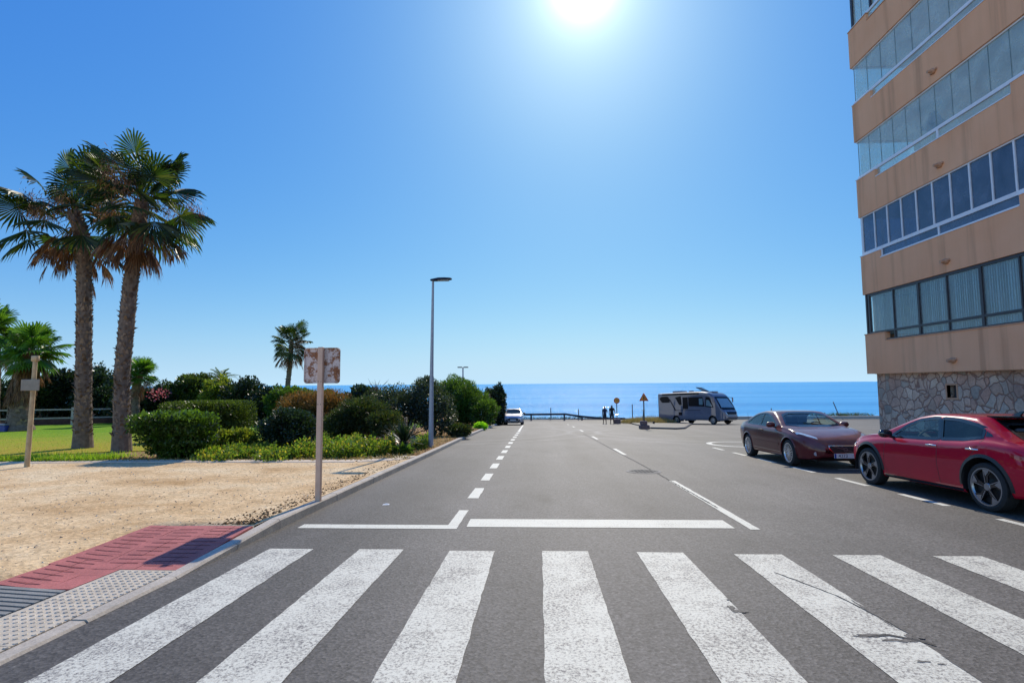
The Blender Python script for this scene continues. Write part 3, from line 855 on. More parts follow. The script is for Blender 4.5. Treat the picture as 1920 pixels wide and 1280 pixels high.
# ------------------------------------------------------------------ vegetation
def rvec(): 
    while True:
        v = Vector((rng.uniform(-1,1), rng.uniform(-1,1), rng.uniform(-1,1)))
        if .05 < v.length < 1: return v.normalized()
def leaf(b, p, d, n, L, W, m=0, fold=0):
    """one leaf: kite from p along d, face normal about n"""
    s = d.cross(n)
    if s.length < 1e-4: s = d.orthogonal()
    s = s.normalized()*W
    b.quad(p, p+d*(L*.45)+s, p+d*L, p+d*(L*.45)-s, m)
def lump(p, f=1.0, seed=0):
    return (math.sin(p.x*2.1*f+seed)+math.sin(p.y*2.6*f+1.7*seed+p.z*1.3)+math.sin(p.z*3.1*f+.6*seed+p.x))/3
def cloud(b, prims, n, L, W, up=.25, depth=.5, rough=.16, seed=0, m=0, droop=0, jit=.9, tufts=0):
    """leaves spread through a set of ellipsoids ('e') and rounded blocks ('b'), denser to the outside"""
    ar = [p[4]*p[5]+p[5]*p[6]+p[4]*p[6] for p in prims]
    tot = sum(ar); tips = []
    for p_, a in zip(prims, ar):
        kind, cx, cy, cz, rx_, ry_, rz_ = p_[:7]; c = Vector((cx, cy, cz))
        for _ in range(int(n*a/tot)):
            u = rvec()
            if kind == 'b':
                e = 9.0; k = (abs(u.x)**e+abs(u.y)**e+abs(u.z)**e)**(-1/e); q = u*k
            else: q = u.copy()
            r_ = 1 - depth*rng.random()**1.8
            r_ *= 1 + rough*lump(q*2.2+c, 1.6, seed)
            pos = c + Vector((q.x*rx_, q.y*ry_, q.z*rz_))*r_
            out = Vector((q.x/rx_, q.y/ry_, q.z/rz_)).normalized()
            d = (out + rvec()*jit + Vector((0, 0, up-droop))).normalized()
            nn = (rvec()*.8 + Vector((0, 0, .6))).normalized()
            s = rng.uniform(.6, 1.3)
            leaf(b, pos, d, nn, L*s, W*s, m)
def twigs(b, base, prims, n, r=.03):
    for _ in range(n):
        p_ = rng.choice(prims); c = Vector(p_[1:4]); q = rvec(); q.z = abs(q.z)
        e = c + Vector((q.x*p_[4], q.y*p_[5], q.z*p_[6]))*.85
        s = Vector(base) + Vector((rng.gauss(0, .1), rng.gauss(0, .1), 0)); mdl = (s+e)/2 + rvec()*.12*(e-s).length
        b.tube([s, (s+mdl)/2+rvec()*.03, mdl, e], [r, r*.8, r*.6, r*.2], 5)
LM = {}
LM['clip'] = leafmat('glossy_hedge_leaf', [(0.0405,0.0720,0.0144), (0.0540,0.0936,0.0158), (0.0315,0.0576,0.0130), (0.0810,0.1368,0.0216)], .42, .35, .5)
LM['hedge'] = leafmat('hedge_leaf', [(0.0450,0.0648,0.0158), (0.0630,0.0864,0.0216), (0.0360,0.0504,0.0144)], .40)
LM['dark'] = leafmat('dark_leathery_leaf', [(0.0180,0.0360,0.0158), (0.0252,0.0468,0.0216), (0.0360,0.0540,0.0360), (0.0144,0.0288,0.0144)], .22, .38, .5)
LM['grey'] = leafmat('grey_green_leaf', [(0.0360,0.0504,0.0324), (0.0504,0.0648,0.0468), (0.0288,0.0396,0.0252)], .25, .4, .5)
LM['feather'] = leafmat('feathery_green_leaf', [(0.0450,0.0792,0.0144), (0.0630,0.1080,0.0216), (0.0360,0.0648,0.0144)], .42)
LM['tam'] = leafmat('rusty_tamarisk_leaf', [(.20,.115,.035), (.15,.10,.035), (.10,.095,.03), (.26,.16,.05)], .42, tcol=(1.5,1.1,.6))
LM['juni'] = leafmat('juniper_leaf', [(0.0324,0.0504,0.0158), (0.0432,0.0612,0.0216), (0.0216,0.0360,0.0130), (0.0648,0.0648,0.0216)], .3)
LM['lime'] = leafmat('lime_leaf', [(.17,.33,.02), (.22,.38,.03)], .5)
LM['cover'] = leafmat('ground_cover_leaf', [(.08,.13,.025), (.12,.17,.03), (.16,.19,.035), (.06,.10,.022), (.10,.15,.03), (.28,.22,.05)], .40)
LM['yellow'] = leafmat('yellow_green_leaf', [(0.1152,0.1368,0.0216), (0.0864,0.1152,0.0216), (0.1584,0.1584,0.0288)], .45)
LM['black'] = leafmat('deep_green_leaf', [(0.0158,0.0288,0.0130), (0.0216,0.0360,0.0158), (0.0130,0.0216,0.0108)], .2)
LM['pink'] = leafmat('pink_flower', [(.60,.14,.18), (.65,.22,.24)], .4, tcol=(1.2,1,1))
LM['palm'] = leafmat('fan_palm_leaf', [(0.0202,0.0396,0.0115), (0.0288,0.0540,0.0130), (0.0144,0.0288,0.0101), (0.0576,0.0720,0.0180)], .36, .4, .4)
LM['palmlit'] = leafmat('lit_fan_palm_leaf', [(0.0648,0.1368,0.0216), (0.0864,0.1584,0.0252), (0.0504,0.1080,0.0216)], .42, .35, .5)  # sunlit copy of the palm leaf, light put into its greens
LM['dry'] = leafmat('dry_palm_leaf', [(.22,.12,.06), (.17,.09,.045), (.30,.18,.09), (.12,.06,.035)], .3, .6, .3, tcol=(1.3,1.05,.75))
LM['drygrass'] = leafmat('dry_grass_blade', [(.34,.28,.10), (.26,.20,.08), (.20,.20,.07), (.40,.30,.14)], .4, tcol=(1.2,1.1,.7))
LM['grass'] = leafmat('grass_blade', [(.16,.26,.03), (.24,.26,.04), (.12,.20,.025)], .45)
M['bark'] = plain('shrub_bark', (.13,.09,.065), .9, var=.3, scale=12)
M['palmbark'] = plain('palm_trunk_fibre', (.15,.105,.075), .9, var=.35, scale=9, bstr=.6)
M['boot'] = leafmat('old_leaf_base', [(.20,.14,.10), (.14,.095,.07), (.27,.20,.15), (.10,.065,.05)], 0, .85)

def plant(name, label, cat, base, prims, n, L, W, mt, group=None, stem=True, flowers=None, **kw):
    """a shrub: stems and foliage, prims given in world metres"""
    o = empty(name, base, 0, label, cat, group)
    b = MB(); b.M = Matrix.Translation(-Vector(base))
    if all(p[0] == 'e' for p in prims):      # irregular sprays standing out of the mass
        sat = []
        for p in prims:
            for _ in range(7):
                u = rvec(); u.z = abs(u.z)*.9 if rng.random() < .8 else u.z; f = rng.uniform(.16, .34)
                sat.append(('e', p[1]+u.x*p[4]*.95, p[2]+u.y*p[5]*.95, p[3]+u.z*p[6]*.95, p[4]*f, p[5]*f, p[6]*f*rng.uniform(.9, 1.7)))
        cloud(b, sat, n//4, L, W, **dict(kw, depth=.9))
    cloud(b, prims, n, L, W, **kw)
    inner = [(p[0], p[1], p[2], p[3], p[4]*.74, p[5]*.74, p[6]*.74) for p in prims]      # the dense leaves further in
    cloud(b, inner, n//5, max(L*1.5, .2), max(W*2.2, .06), depth=.5, up=.1)
    if flowers: cloud(b, flowers[0], flowers[1], flowers[2], flowers[3], depth=.8, m=1)
    b.build('foliage', [mt, flowers[4]] if flowers else mt, o)
    if stem:
        b = MB(); b.M = Matrix.Translation(-Vector(base)); twigs(b, base, prims, 9)
        b.build('stem', M['bark'], o)
    return o
def P(kind, px0, px1, py0, py1, Y, ry, dy=0):
    """block or ellipsoid whose front view was measured at photo x px0..px1, y py0..py1, at depth Y"""
    a = at(px0, (py0+py1)/2, Y); c = at(px1, (py0+py1)/2, Y); t = at((px0+px1)/2, py0, Y); u = at((px0+px1)/2, py1, Y)
    return (kind, (a.x+c.x)/2, Y+dy, (t.z+u.z)/2, (c.x-a.x)/2, ry, (t.z-u.z)/2)
def gbase(px, Y): x = at(px, 800, Y).x; return (x, Y, V(x, Y))

# clipped bush right behind the gravel: flat bright top, narrowing to the ground
plant('clipped_bush', 'flat topped clipped bush with bright fresh leaves at the gravel edge, beside the palm trunk', 'bush', gbase(327, 14.2),
      [P('b', 264, 390, 776, 808, 14.3, .7), P('b', 276, 388, 795, 832, 14.3, .62), P('b', 292, 380, 822, 848, 14.3, .5), P('b', 308, 366, 838, 864, 14.3, .36)], 15000, .07, .022, LM['clip'], depth=.35, rough=.05, up=.5)
plant('clipped_hedge', 'long rectangular clipped hedge on the lawn behind the flat topped bush', 'hedge', gbase(392, 20),
      [P('b', 318, 467, 752, 815, 20.2, .8)], 16000, .06, .02, LM['hedge'], depth=.3, rough=.03, up=.4)
plant('round_bush', 'rounded dark glossy bush between the hedge and the rusty sign post', 'bush', gbase(541, 18),
      [P('e', 494, 592, 768, 838, 18.2, .85), P('e', 500, 585, 790, 842, 18.1, .8)], 8500, .085, .028, LM['dark'], depth=.5, rough=.12, up=.3)
plant('low_shrub', 'low yellow-green shrub in front of the clipped hedge', 'shrub', gbase(432, 17.2),
      [P('e', 390, 440, 808, 842, 17.0, .5), P('e', 425, 480, 804, 840, 17.4, .5)], 2600, .07, .022, LM['yellow'], depth=.6, stem=False, up=.5)
plant('tamarisk_bush', 'rust brown feathery tamarisk bush behind the rusty sign', 'bush', gbase(600, 24),
      [P('e', 525, 610, 738, 800, 24.6, 1.2), P('e', 575, 660, 732, 810, 24.4, 1.2)], 13000, .14, .009, LM['tam'], depth=.6, rough=.2, up=.6, jit=.7)
plant('juniper_bush', 'dark green sloping feathery bush between the rusty sign post and the lamp post', 'bush', gbase(690, 22.5),
      [P('e', 640, 720, 745, 815, 22.8, 1.2), P('e', 690, 752, 770, 815, 22.5, 1.0), P('e', 610, 670, 770, 818, 22.6, 1.0)], 15000, .13, .012, LM['juni'], depth=.55, rough=.25, up=.35, jit=.7)
plant('oleander_bush', 'big dark grey-green bush growing behind the lamp post', 'bush', gbase(770, 26),
      [P('e', 698, 800, 722, 815, 26.8, 1.6), P('e', 755, 845, 714, 800, 26.6, 1.5), P('e', 790, 853, 745, 818, 26.0, 1.2), P('e', 780, 815, 706, 740, 26.6, .6), P('e', 690, 750, 735, 800, 27.2, 1.3)], 17000, .10, .026, LM['grey'], depth=.5, rough=.22, up=.3)
plant('acacia_tree', 'bright green feathery tree behind the dark bush, near the kerb', 'tree', gbase(868, 43),
      [P('e', 818, 885, 708, 775, 44, 2.2), P('e', 850, 912, 722, 785, 43, 2.0), P('e', 880, 932, 748, 796, 41.5, 1.5), P('e', 835, 900, 745, 796, 43, 2.0)], 20000, .24, .026, LM['feather'], depth=.55, rough=.28, up=.2, jit=.7)
plant('cypress_tree', 'narrow dark upright tree at the kerb beside the parked silver car', 'tree', gbase(930, 50),
      [P('b', 915, 945, 735, 797, 50, 1.8), P('e', 905, 932, 730, 795, 49.5, 1.2), P('e', 922, 946, 722, 775, 50, 1.2)], 16000, .2, .04, LM['black'], depth=.6, rough=.25, up=.5)
plant('lime_shrub', 'small lime green shrub on the bare strip by the far kerb', 'shrub', gbase(902, 35.5),
      [P('e', 889, 913, 793, 806, 35.5, .45)], 1500, .1, .03, LM['lime'], depth=.7, stem=False, up=.6)
plant('kerbside_shrub', 'low green shrub on the bare soil to the right of the lamp post', 'shrub', gbase(862, 25.5),
      [P('e', 838, 884, 796, 818, 25.5, .7)], 2600, .08, .02, LM['juni'], depth=.6, stem=False, up=.5)
plant('dwarf_shrub', 'tiny green shrub at the foot of the spiky yucca', 'shrub', gbase(757, 16.2),
      [P('e', 738, 772, 838, 858, 16.2, .25)], 1000, .06, .02, LM['clip'], depth=.7, stem=False, up=.5)
# background planting beyond the lawn
bgs = [
 ('shade_tree', 'dark rounded tree behind the fence, left of the two tall palms', 'tree', 104, 36.5, [P('e', 60, 150, 702, 800, 37, 2.0), P('e', 95, 150, 694, 740, 37, 1.4)], 'black'),
 ('yellowish_bush', 'yellow-green bush behind the fence beside the skirted palm', 'bush', 80, 35.6, [P('e', 62, 100, 712, 770, 35.8, 1.2)], 'hedge'),
 ('domed_tree', 'dark domed tree seen between the two tall palm trunks', 'tree', 188, 37.5, [P('e', 165, 212, 692, 770, 38, 1.6), P('e', 160, 225, 715, 805, 37.5, 1.8)], 'dark'),
 ('dark_bush', 'low dark bush under the small palm beside the tall palm', 'bush', 262, 36, [P('e', 222, 305, 733, 800, 36.5, 1.8)], 'black'),
 ('flowering_bush', 'dark bush dotted with pink flowers behind the lawn', 'bush', 305, 36.5, [P('e', 285, 330, 724, 800, 36.8, 1.6)], 'dark'),
 ('spreading_tree', 'broad mid green tree behind the clipped hedge, under the feather palm', 'tree', 370, 38, [P('e', 315, 410, 708, 790, 38.5, 2.2), P('e', 340, 395, 702, 750, 38.5, 1.5)], 'hedge'),
 ('golden_bush', 'yellow-green bush in front of the feather palm', 'bush', 415, 35, [P('e', 385, 445, 712, 790, 35.5, 1.5)], 'yellow'),
 ('black_tree', 'large very dark tree standing to the right of the feather palm', 'tree', 480, 34, [P('e', 425, 505, 714, 802, 34.5, 2.0), P('e', 470, 535, 728, 806, 34, 1.8)], 'black'),
 ('fringe_bush', 'green bush along the sea edge behind the rust brown tamarisk', 'bush', 575, 33, [P('e', 500, 580, 728, 790, 33, 1.5), P('e', 560, 640, 733, 790, 33, 1.4)], 'feather'),
 ('distant_hedge', 'dark green hedge on the skyline left of the big grey-green bush', 'hedge', 680, 32, [P('e', 640, 720, 728, 800, 32, 1.5)], 'dark'),
 ('corner_bush', 'dark bush behind the fence at the left edge of the view', 'bush', 15, 36, [P('e', -40, 35, 716, 800, 36.5, 2.0)], 'black'),
]
for nm, lb, ct, px, Y, pr, mk_ in bgs:
    fl = ([P('e', 285, 312, 728, 752, Y-1.3, .9)], 160, .10, .04, LM['pink']) if nm == 'flowering_bush' else None
    plant(nm, lb, ct, gbase(px, Y), pr, 6500 if len(pr) < 2 else 9000, .19, .055, LM[mk_], 'background planting beyond the lawn', depth=.5, rough=.25, up=.35, flowers=fl)
# bare twiggy tree on the skyline
bt = empty('bare_tree', gbase(708, 30), 0, 'small leafless twiggy tree poking up over the grey-green bush', 'tree')
b = MB(); b.M = Matrix.Translation(-bt.location)
c0 = Vector(bt.location); top = at(708, 735, 30)
b.tube([c0, (c0+top)/2+Vector((.05, 0, 0)), top], [.06, .05, .04], 6)
for _ in range(42):
    d = Vector((rng.gauss(0, 1), rng.gauss(0, .8), abs(rng.gauss(.7, .4)))).normalized(); L = rng.uniform(.4, .95)
    p1 = top+d*L*.5+rvec()*.06; p2 = p1+(d+rvec()*.5).normalized()*L*.5
    b.tube([top, p1, p2], [.018, .012, .004], 4)
b.build('branches', M['bark'], bt)

# spiky yucca with two flower stalks
yc = empty('yucca', gbase(757, 17.3), 0, 'spiky dark green yucca with pale flower stalks beside the lamp post', 'plant')
b = MB()
for i in range(150):
    a = i*2.399; e = rng.uniform(-.1, 1.4); d = Vector((math.cos(a)*math.cos(e), math.sin(a)*math.cos(e), math.sin(e)))
    L = rng.uniform(.6, .9); o0 = Vector((0, 0, rng.uniform(.12, .3))); side = d.cross(Vector((0, 0, 1)))
    side = (side.normalized() if side.length > .01 else Vector((1, 0, 0)))*.024
    mid = o0+d*L*.55; tip = o0+d*L+Vector((0, 0, -.10*math.cos(e)))
    b.add([o0-side*.6, o0+side*.6, mid+side, tip, mid-side], [(0, 1, 2, 4), (4, 2, 3)])
b.build('leaves', LM['dark'], yc)
b = MB(); b.tube([(0, 0, 0), (0, 0, .3)], [.09, .1], 8); b.build('trunk', M['bark'], yc)
fm = leafmat('dried_flower', [(.42,.34,.24), (.52,.44,.33), (.30,.22,.15)], .3, tcol=(1,1,1))
for fx, fh in ((.06, 1.0), (.36, .78)):
    b = MB(); b.tube([(fx*.3, 0, .3), (fx, 0, fh)], [.015, .01], 5)
    for _ in range(150):
        z = fh-.32+.34*rng.random(); p = Vector((fx*(.3+.7*(z-.3)/(fh-.3)), 0, z)); d = (rvec()+Vector((0, 0, .2))).normalized()
        leaf(b, p, d, rvec(), .07, .02)
    b.build('flower_stalk', fm, yc)

# ground cover, tufts and grass: nobody could count these
b = MB()
patches = [(350, 470, 838, 866, 14.3), (460, 560, 838, 862, 14.5), (540, 640, 822, 862, 15.2), (620, 700, 816, 862, 15.6), (690, 745, 822, 852, 16.3), (600, 690, 815, 845, 17.6), (775, 803, 818, 842, 18.6), (440, 520, 828, 845, 17)]
for p in patches:
    q = P('e', p[0], p[1], p[2], p[3]+6, p[4], .9)
    z0 = V(q[1], q[2]); h = q[3]+q[6]-z0
    for _ in range(16):
        a_ = rng.random()*6.28; r_ = rng.random()**.5; f = rng.uniform(.16, .42); hh = max(h, .12)*rng.uniform(.45, 1.05)
        cloud(b, [('e', q[1]+q[4]*.9*r_*math.cos(a_), q[2]+.95*r_*math.sin(a_), z0, q[4]*f, f*1.1, hh)], 420, .07, .026, depth=.6, up=.8, rough=.4, seed=p[0])
b.v = [(x, y, max(z, V(x, y)-.01)) for x, y, z in b.v]
o = b.build('ground_cover', LM['cover'], None); tag(o, 'fleshy yellow-green ground cover spreading in front of the bushes', 'ground cover', kind='stuff')
b = MB()
for _ in range(5200):
    px = rng.uniform(95, 260) if rng.random() < .55 else rng.uniform(-5, 95)
    x = at(px, 850, 14.5).x; y = edge(x)+.15+abs(rng.gauss(0, .5 if px > 95 else .18)); z = V(x, y)
    if px > 95 and y-edge(x) > 1.6: continue
    L = rng.uniform(.08, .22); d = (Vector((rng.gauss(0, .5), rng.gauss(0, .5), 1))).normalized()
    leaf(b, Vector((x, y, z)), d, rvec(), L, .008)
for _ in range(9000):
    x = rng.uniform(-26, -8.5); y = edge(x)+1.0+15*rng.random()**1.5; z = V(x, y)
    leaf(b, Vector((x, y, z)), Vector((rng.gauss(0, .4), rng.gauss(0, .4), 1)).normalized(), rvec(), rng.uniform(.03, .08), .006)
o = b.build('grass', LM['grass']); tag(o, 'green grass tufts along the near edge of the lawn', 'grass', kind='stuff')
b = MB()
for _ in range(2600):
    y = 14.8+26*rng.random()**1.4; x = KX-.1-abs(rng.gauss(0, .9))+kx(y); z = V(x, y)
    leaf(b, Vector((x, y, z)), Vector((rng.gauss(0, .9), rng.gauss(0, .9), .6)).normalized(), rvec(), rng.uniform(.05, .16), .008)
for _ in range(2200):
    x = -3.6-rng.random()*9; y = edge(x)+.1+abs(rng.gauss(0, .5)); z = V(x, y)
    leaf(b, Vector((x, y, z)), Vector((rng.gauss(0, .9), rng.gauss(0, .9), .5)).normalized(), rvec(), rng.uniform(.04, .12), .014)
o = b.build('dry_grass', LM['drygrass']); tag(o, 'dry straw coloured grass and leaves on the bare strip', 'dry grass', kind='stuff')

# ------------------------------------------------------------------ palms
def fan(b, o0, d, size, pet, droop, m, nseg=22, spread=2.0):
    """a fan leaf on its stalk"""
    d = d.normalized(); side = d.cross(Vector((0, 0, 1)))
    if side.length < .05: side = Vector((1, 0, 0))
    side = side.normalized(); nrm = side.cross(d).normalized()
    hub = o0+d*pet+Vector((0, 0, -droop*pet*.25)); mid = o0+d*pet*.5+Vector((0, 0, -droop*pet*.05))
    w = .018
    b.add([o0-side*w*1.6, o0+side*w*1.6, mid+side*w, mid-side*w, hub+side*w*.7, hub-side*w*.7], [(0, 1, 2, 3), (3, 2, 4, 5)], m)
    d2 = (d+Vector((0, 0, -droop*.5))).normalized(); nrm = side.cross(d2).normalized()
    roll = rng.gauss(0, .35); side2 = (side*math.cos(roll)+nrm*math.sin(roll)); nrm = side2.cross(d2).normalized()
    prev = None; da = 2*spread/nseg
    for i in range(nseg):
        a = -spread+da*(i+.5); L = size*(.78+.22*math.cos(a*.75))*rng.uniform(.9, 1.06)
        rd = d2*math.cos(a)+side2*math.sin(a); tn = side2*math.cos(a)-d2*math.sin(a)
        cup = nrm*(-.12*size*(1-math.cos(a)))
        r1 = L*.58; hw = r1*math.tan(da/2)*.86; fold = nrm*(hw*.55)
        m1 = hub+rd*r1+cup+Vector((0, 0, -droop*.10*L)); 
        tip = hub+rd*L*rng.uniform(.93, 1.0)+cup*1.6+Vector((rng.gauss(0, .03), rng.gauss(0, .03), -droop*.42*L-.05*size))
        q1 = hub+rd*(L*.82)+cup*1.3+Vector((0, 0, -droop*.22*L))
        b.add([hub, m1-tn*hw-fold, m1+fold, m1+tn*hw-fold, q1-tn*hw*.5, q1+tn*hw*.5, tip],
              [(0, 1, 2), (0, 2, 3), (1, 4, 2), (2, 5, 3), (4, 6, 2), (2, 6, 5)], m)
def palm(name, label, base, path, r0_, r1_, crown, size, nleaf, ndry, mt, skirt=0, seed=1, group=None, boots=520, flare=1.3, low=-.5, trunkmat=None, clusters=0):
    global rng
    keep = rng; rng = random.Random(seed)
    o = empty(name, base, 0, label, 'palm tree', group)
    B0 = Vector(base); T = Matrix.Translation(-B0)
    pts = [B0]+[Vector(p) for p in path]; top = pts[-1]
    L = [0]
    for a, c in zip(pts, pts[1:]): L.append(L[-1]+(c-a).length)
    def along(t):
        s = t*L[-1]
        for k in range(len(pts)-1):
            if s <= L[k+1]+1e-6: return pts[k].lerp(pts[k+1], (s-L[k])/(L[k+1]-L[k]))
        return pts[-1]
    rad = lambda t: (r0_+(r1_-r0_)*t)*(1+(flare-1)*math.exp(-t*14))
    b = MB(); b.M = T
    n = 30
    b.tube([along(i/n) for i in range(n+1)], [rad(i/n)*rng.uniform(.96, 1.05) for i in range(n+1)], 14)
    for i in range(boots):
        t = .05+.95*(i/boots); a = i*2.399+rng.gauss(0, .5); t = min(max(t+rng.gauss(0, .006), .03), 1); c = along(t); r_ = rad(t)
        out = Vector((math.cos(a), math.sin(a), 0)); tn = Vector((-math.sin(a), math.cos(a), 0))
        h = rng.uniform(.05, .14)*(.6+r_*1.6); pr = rng.uniform(.015, .06)*(2.0 if rng.random() < .15 else 1); ww = r_*rng.uniform(.12, .30)
        p = c+out*r_*.95
        b.add([p-tn*ww, p+tn*ww, p+out*pr+tn*ww*.45+Vector((0, 0, h)), p+out*pr-tn*ww*.45+Vector((0, 0, h)), p+Vector((0, 0, h*.8))],
              [(0, 1, 2, 3), (3, 2, 4), (0, 3, 4), (1, 4, 2)], 1)
    b.build('trunk', [trunkmat or M['palmbark'], M['boot']], o)
    b = MB(); b.M = T
    for i in range(nleaf):
        a = i*2.399+rng.gauss(0, .2); e = (1.35-(1.35-low)*(i/nleaf)**.85)+rng.gauss(0, .2)
        d = Vector((math.cos(a)*math.cos(e), math.sin(a)*math.cos(e), math.sin(e)))
        s = size*rng.uniform(.75, 1.12)
        fan(b, top+Vector((0, 0, .12-.35*(i/nleaf))), d, s, crown*rng.uniform(.65, 1.15), .18+.5*max(0, .8-e)*.6, 0)
    for i in range(14):                          # young leaves packed round the bud
        a = i*2.399; e = rng.uniform(.1, 1.4); d = Vector((math.cos(a)*math.cos(e), math.sin(a)*math.cos(e), math.sin(e)))
        fan(b, top+Vector((0, 0, -.1)), d, size*rng.uniform(.5, .75), crown*rng.uniform(.25, .5), .25, 0, 14, 1.2)
    b.build('crown', mt, o)
    if ndry:
        b = MB(); b.M = T
        for i in range(ndry):
            a = i*2.399+rng.gauss(0, .5); e = rng.uniform(-1.35, -.35)
            d = Vector((math.cos(a)*math.cos(e), math.sin(a)*math.cos(e), math.sin(e)))
            fan(b, top+Vector((0, 0, -.3-.5*rng.random()))+d*.12, d, size*rng.uniform(.5, .85), crown*rng.uniform(.35, .8), .9, 0, 12, rng.uniform(.35, .9))
        for _ in range(clusters):            # spent flower clusters hanging in the crown
            a = rng.random()*6.28; r_ = rng.uniform(.75, 1.1)*crown*1.2; c = top+Vector((r_*math.cos(a), r_*math.sin(a), rng.uniform(-.3, .55)))
            b.tube([top, (top+c)/2+Vector((0, 0, .25)), c], [.02, .015, .008], 4)
            for _ in range(300):
                p = c+Vector((rng.gauss(0, .17), rng.gauss(0, .17), rng.gauss(-.15, .24)))
                leaf(b, p, Vector((rng.gauss(0, .5), rng.gauss(0, .5), -1)).normalized(), rvec(), rng.uniform(.08, .22), .011)
        if skirt:
            for i in range(int(130*skirt)):
                t = 1-.55*rng.random(); a = rng.random()*6.28; c = along(t); out = Vector((math.cos(a), math.sin(a), 0))
                fan(b, c+out*rad(t), (out*.25+Vector((0, 0, -1))), size*.6, .25, .3, 0, 8, .35)
        b.build('dry_fronds', LM['dry'], o)
    rng = keep
    return o
pb = at(155, 840, 16.98)
palm('fan_palm', 'leftmost of the two tall fan palms, straight trunk and crown leaning left', (pb.x, 16.98, V(pb.x, 16.98)), [at(157, 680, 16.98), at(158, 540, 17.0), at(157, 450, 17.05), at(138, 398, 17.1)],
     .225, .20, 1.25, 1.0, 30, 24, LM['palm'], seed=5, boots=900, low=-.6, clusters=7, group='tall fan palms at the lawn edge')
pb = at(228, 846, 15.88)
palm('fan_palm', 'tallest fan palm, leaning right above the clipped bush', (pb.x, 15.88, V(pb.x, 15.88)), [at(229, 700, 15.88), at(244, 540, 15.9), at(256, 450, 15.9), at(266, 376, 15.9)],
     .21, .185, 1.25, 1.0, 30, 22, LM['palm'], seed=17, boots=900, low=-.65, clusters=8, group='tall fan palms at the lawn edge')
fr_ = gbase(537, 42)
palm('fan_palm', 'distant slender fan palm rising behind the rusty sign', fr_, [at(538, 735, 42), at(543, 690, 42), at(547, 640, 42)], .2, .17, 1.0, .95, 24, 22, LM['palm'], seed=21, boots=200, low=-.6, clusters=4)
fr_ = gbase(252, 34)
palm('fan_palm', 'small young fan palm just right of the tall leaning palm trunk', fr_, [at(252, 740, 34), at(262, 698, 34)], .32, .22, .5, .85, 24, 6, LM['palmlit'], seed=31, boots=120, low=-.35)
fr_ = gbase(38, 27)
palm('fan_palm', 'stocky fan palm with a thick skirt of dead fronds behind the wooden signpost', fr_, [at(36, 740, 27), at(45, 700, 27), at(60, 655, 27)], .5, .34, .75, 1.05, 32, 14, LM['palmlit'], seed=43, boots=360, low=-.5, skirt=.9, clusters=3)
fr_ = gbase(-18, 29)
palm('fan_palm', 'fan palm cut off by the left edge of the view', fr_, [at(-12, 700, 29), at(-14, 620, 29)], .34, .3, .8, 1.1, 34, 12, LM['palmlit'], seed=53, boots=200, low=-.5)
# feather palm whose leaves show above the bushes
fp = empty('feather_palm', gbase(414, 39), 0, 'feather palm with arching fronds showing above the golden bush', 'palm tree')
b = MB(); b.M = Matrix.Translation(-fp.location); tp = at(414, 712, 39)
for i in range(22):
    a = i*2.399; e = rng.uniform(.35, 1.35); d = Vector((math.cos(a)*math.cos(e), math.sin(a)*math.cos(e), math.sin(e)))
    Lf = rng.uniform(1.3, 1.7); side = d.cross(Vector((0, 0, 1))).normalized(); pp = tp; 
    for k in range(16):
        t = k/16; q = tp+d*Lf*t+Vector((0, 0, -.45*Lf*t*t)); 
        for s in (-1, 1): leaf(b, q, (d*.8+side*s+Vector((0, 0, .1))).normalized(), Vector((0, 0, 1)), .42*(1-.6*t), .02)
b.build('crown', LM['hedge'], fp)
b = MB(); b.M = Matrix.Translation(-fp.location); b.tube([fp.location, tp], [.3, .26], 10); b.build('trunk', M['palmbark'], fp)
# dry grass mound between the two works signs
b = MB()
for _ in range(7000):
    a = rng.random()*6.28; r_ = rng.random()**.5; x = 10.4+2.6*r_*math.cos(a); y = 53.0+3.2*r_*math.sin(a); h = .5*(1-r_*r_)
    z = G(y)+h*rng.random(); leaf(b, Vector((x, y, z)), Vector((rng.gauss(0, .5), rng.gauss(0, .5), 1)).normalized(), rvec(), rng.uniform(.2, .5), .008)
o = b.build('dry_scrub', LM['drygrass']); tag(o, 'mound of dry yellowish scrub behind the works signs', 'scrub', kind='stuff')
b = MB()
for cx_, n_ in ((31, 420), (33.5, 520), (35.5, 300), (27, 150)):
    for _ in range(n_):
        x = cx_+rng.gauss(0, .7); y = 62.5+rng.gauss(0, .4); z = G(y)+rng.random()*.35
        leaf(b, Vector((x, y, z)), Vector((rng.gauss(0, .6), rng.gauss(0, .6), 1)).normalized(), rvec(), rng.uniform(.2, .5), .02)
for _ in range(900):
    x = rng.uniform(-3, 8); y = 62.6+rng.gauss(0, .3); z = G(60)+rng.random()*.1
    leaf(b, Vector((x, y, z)), Vector((rng.gauss(0, .6), rng.gauss(0, .6), 1)).normalized(), rvec(), rng.uniform(.15, .35), .02)
o = b.build('shore_scrub', LM['juni']); tag(o, 'sparse low scrub growing beyond the low sea wall', 'scrub', kind='stuff')
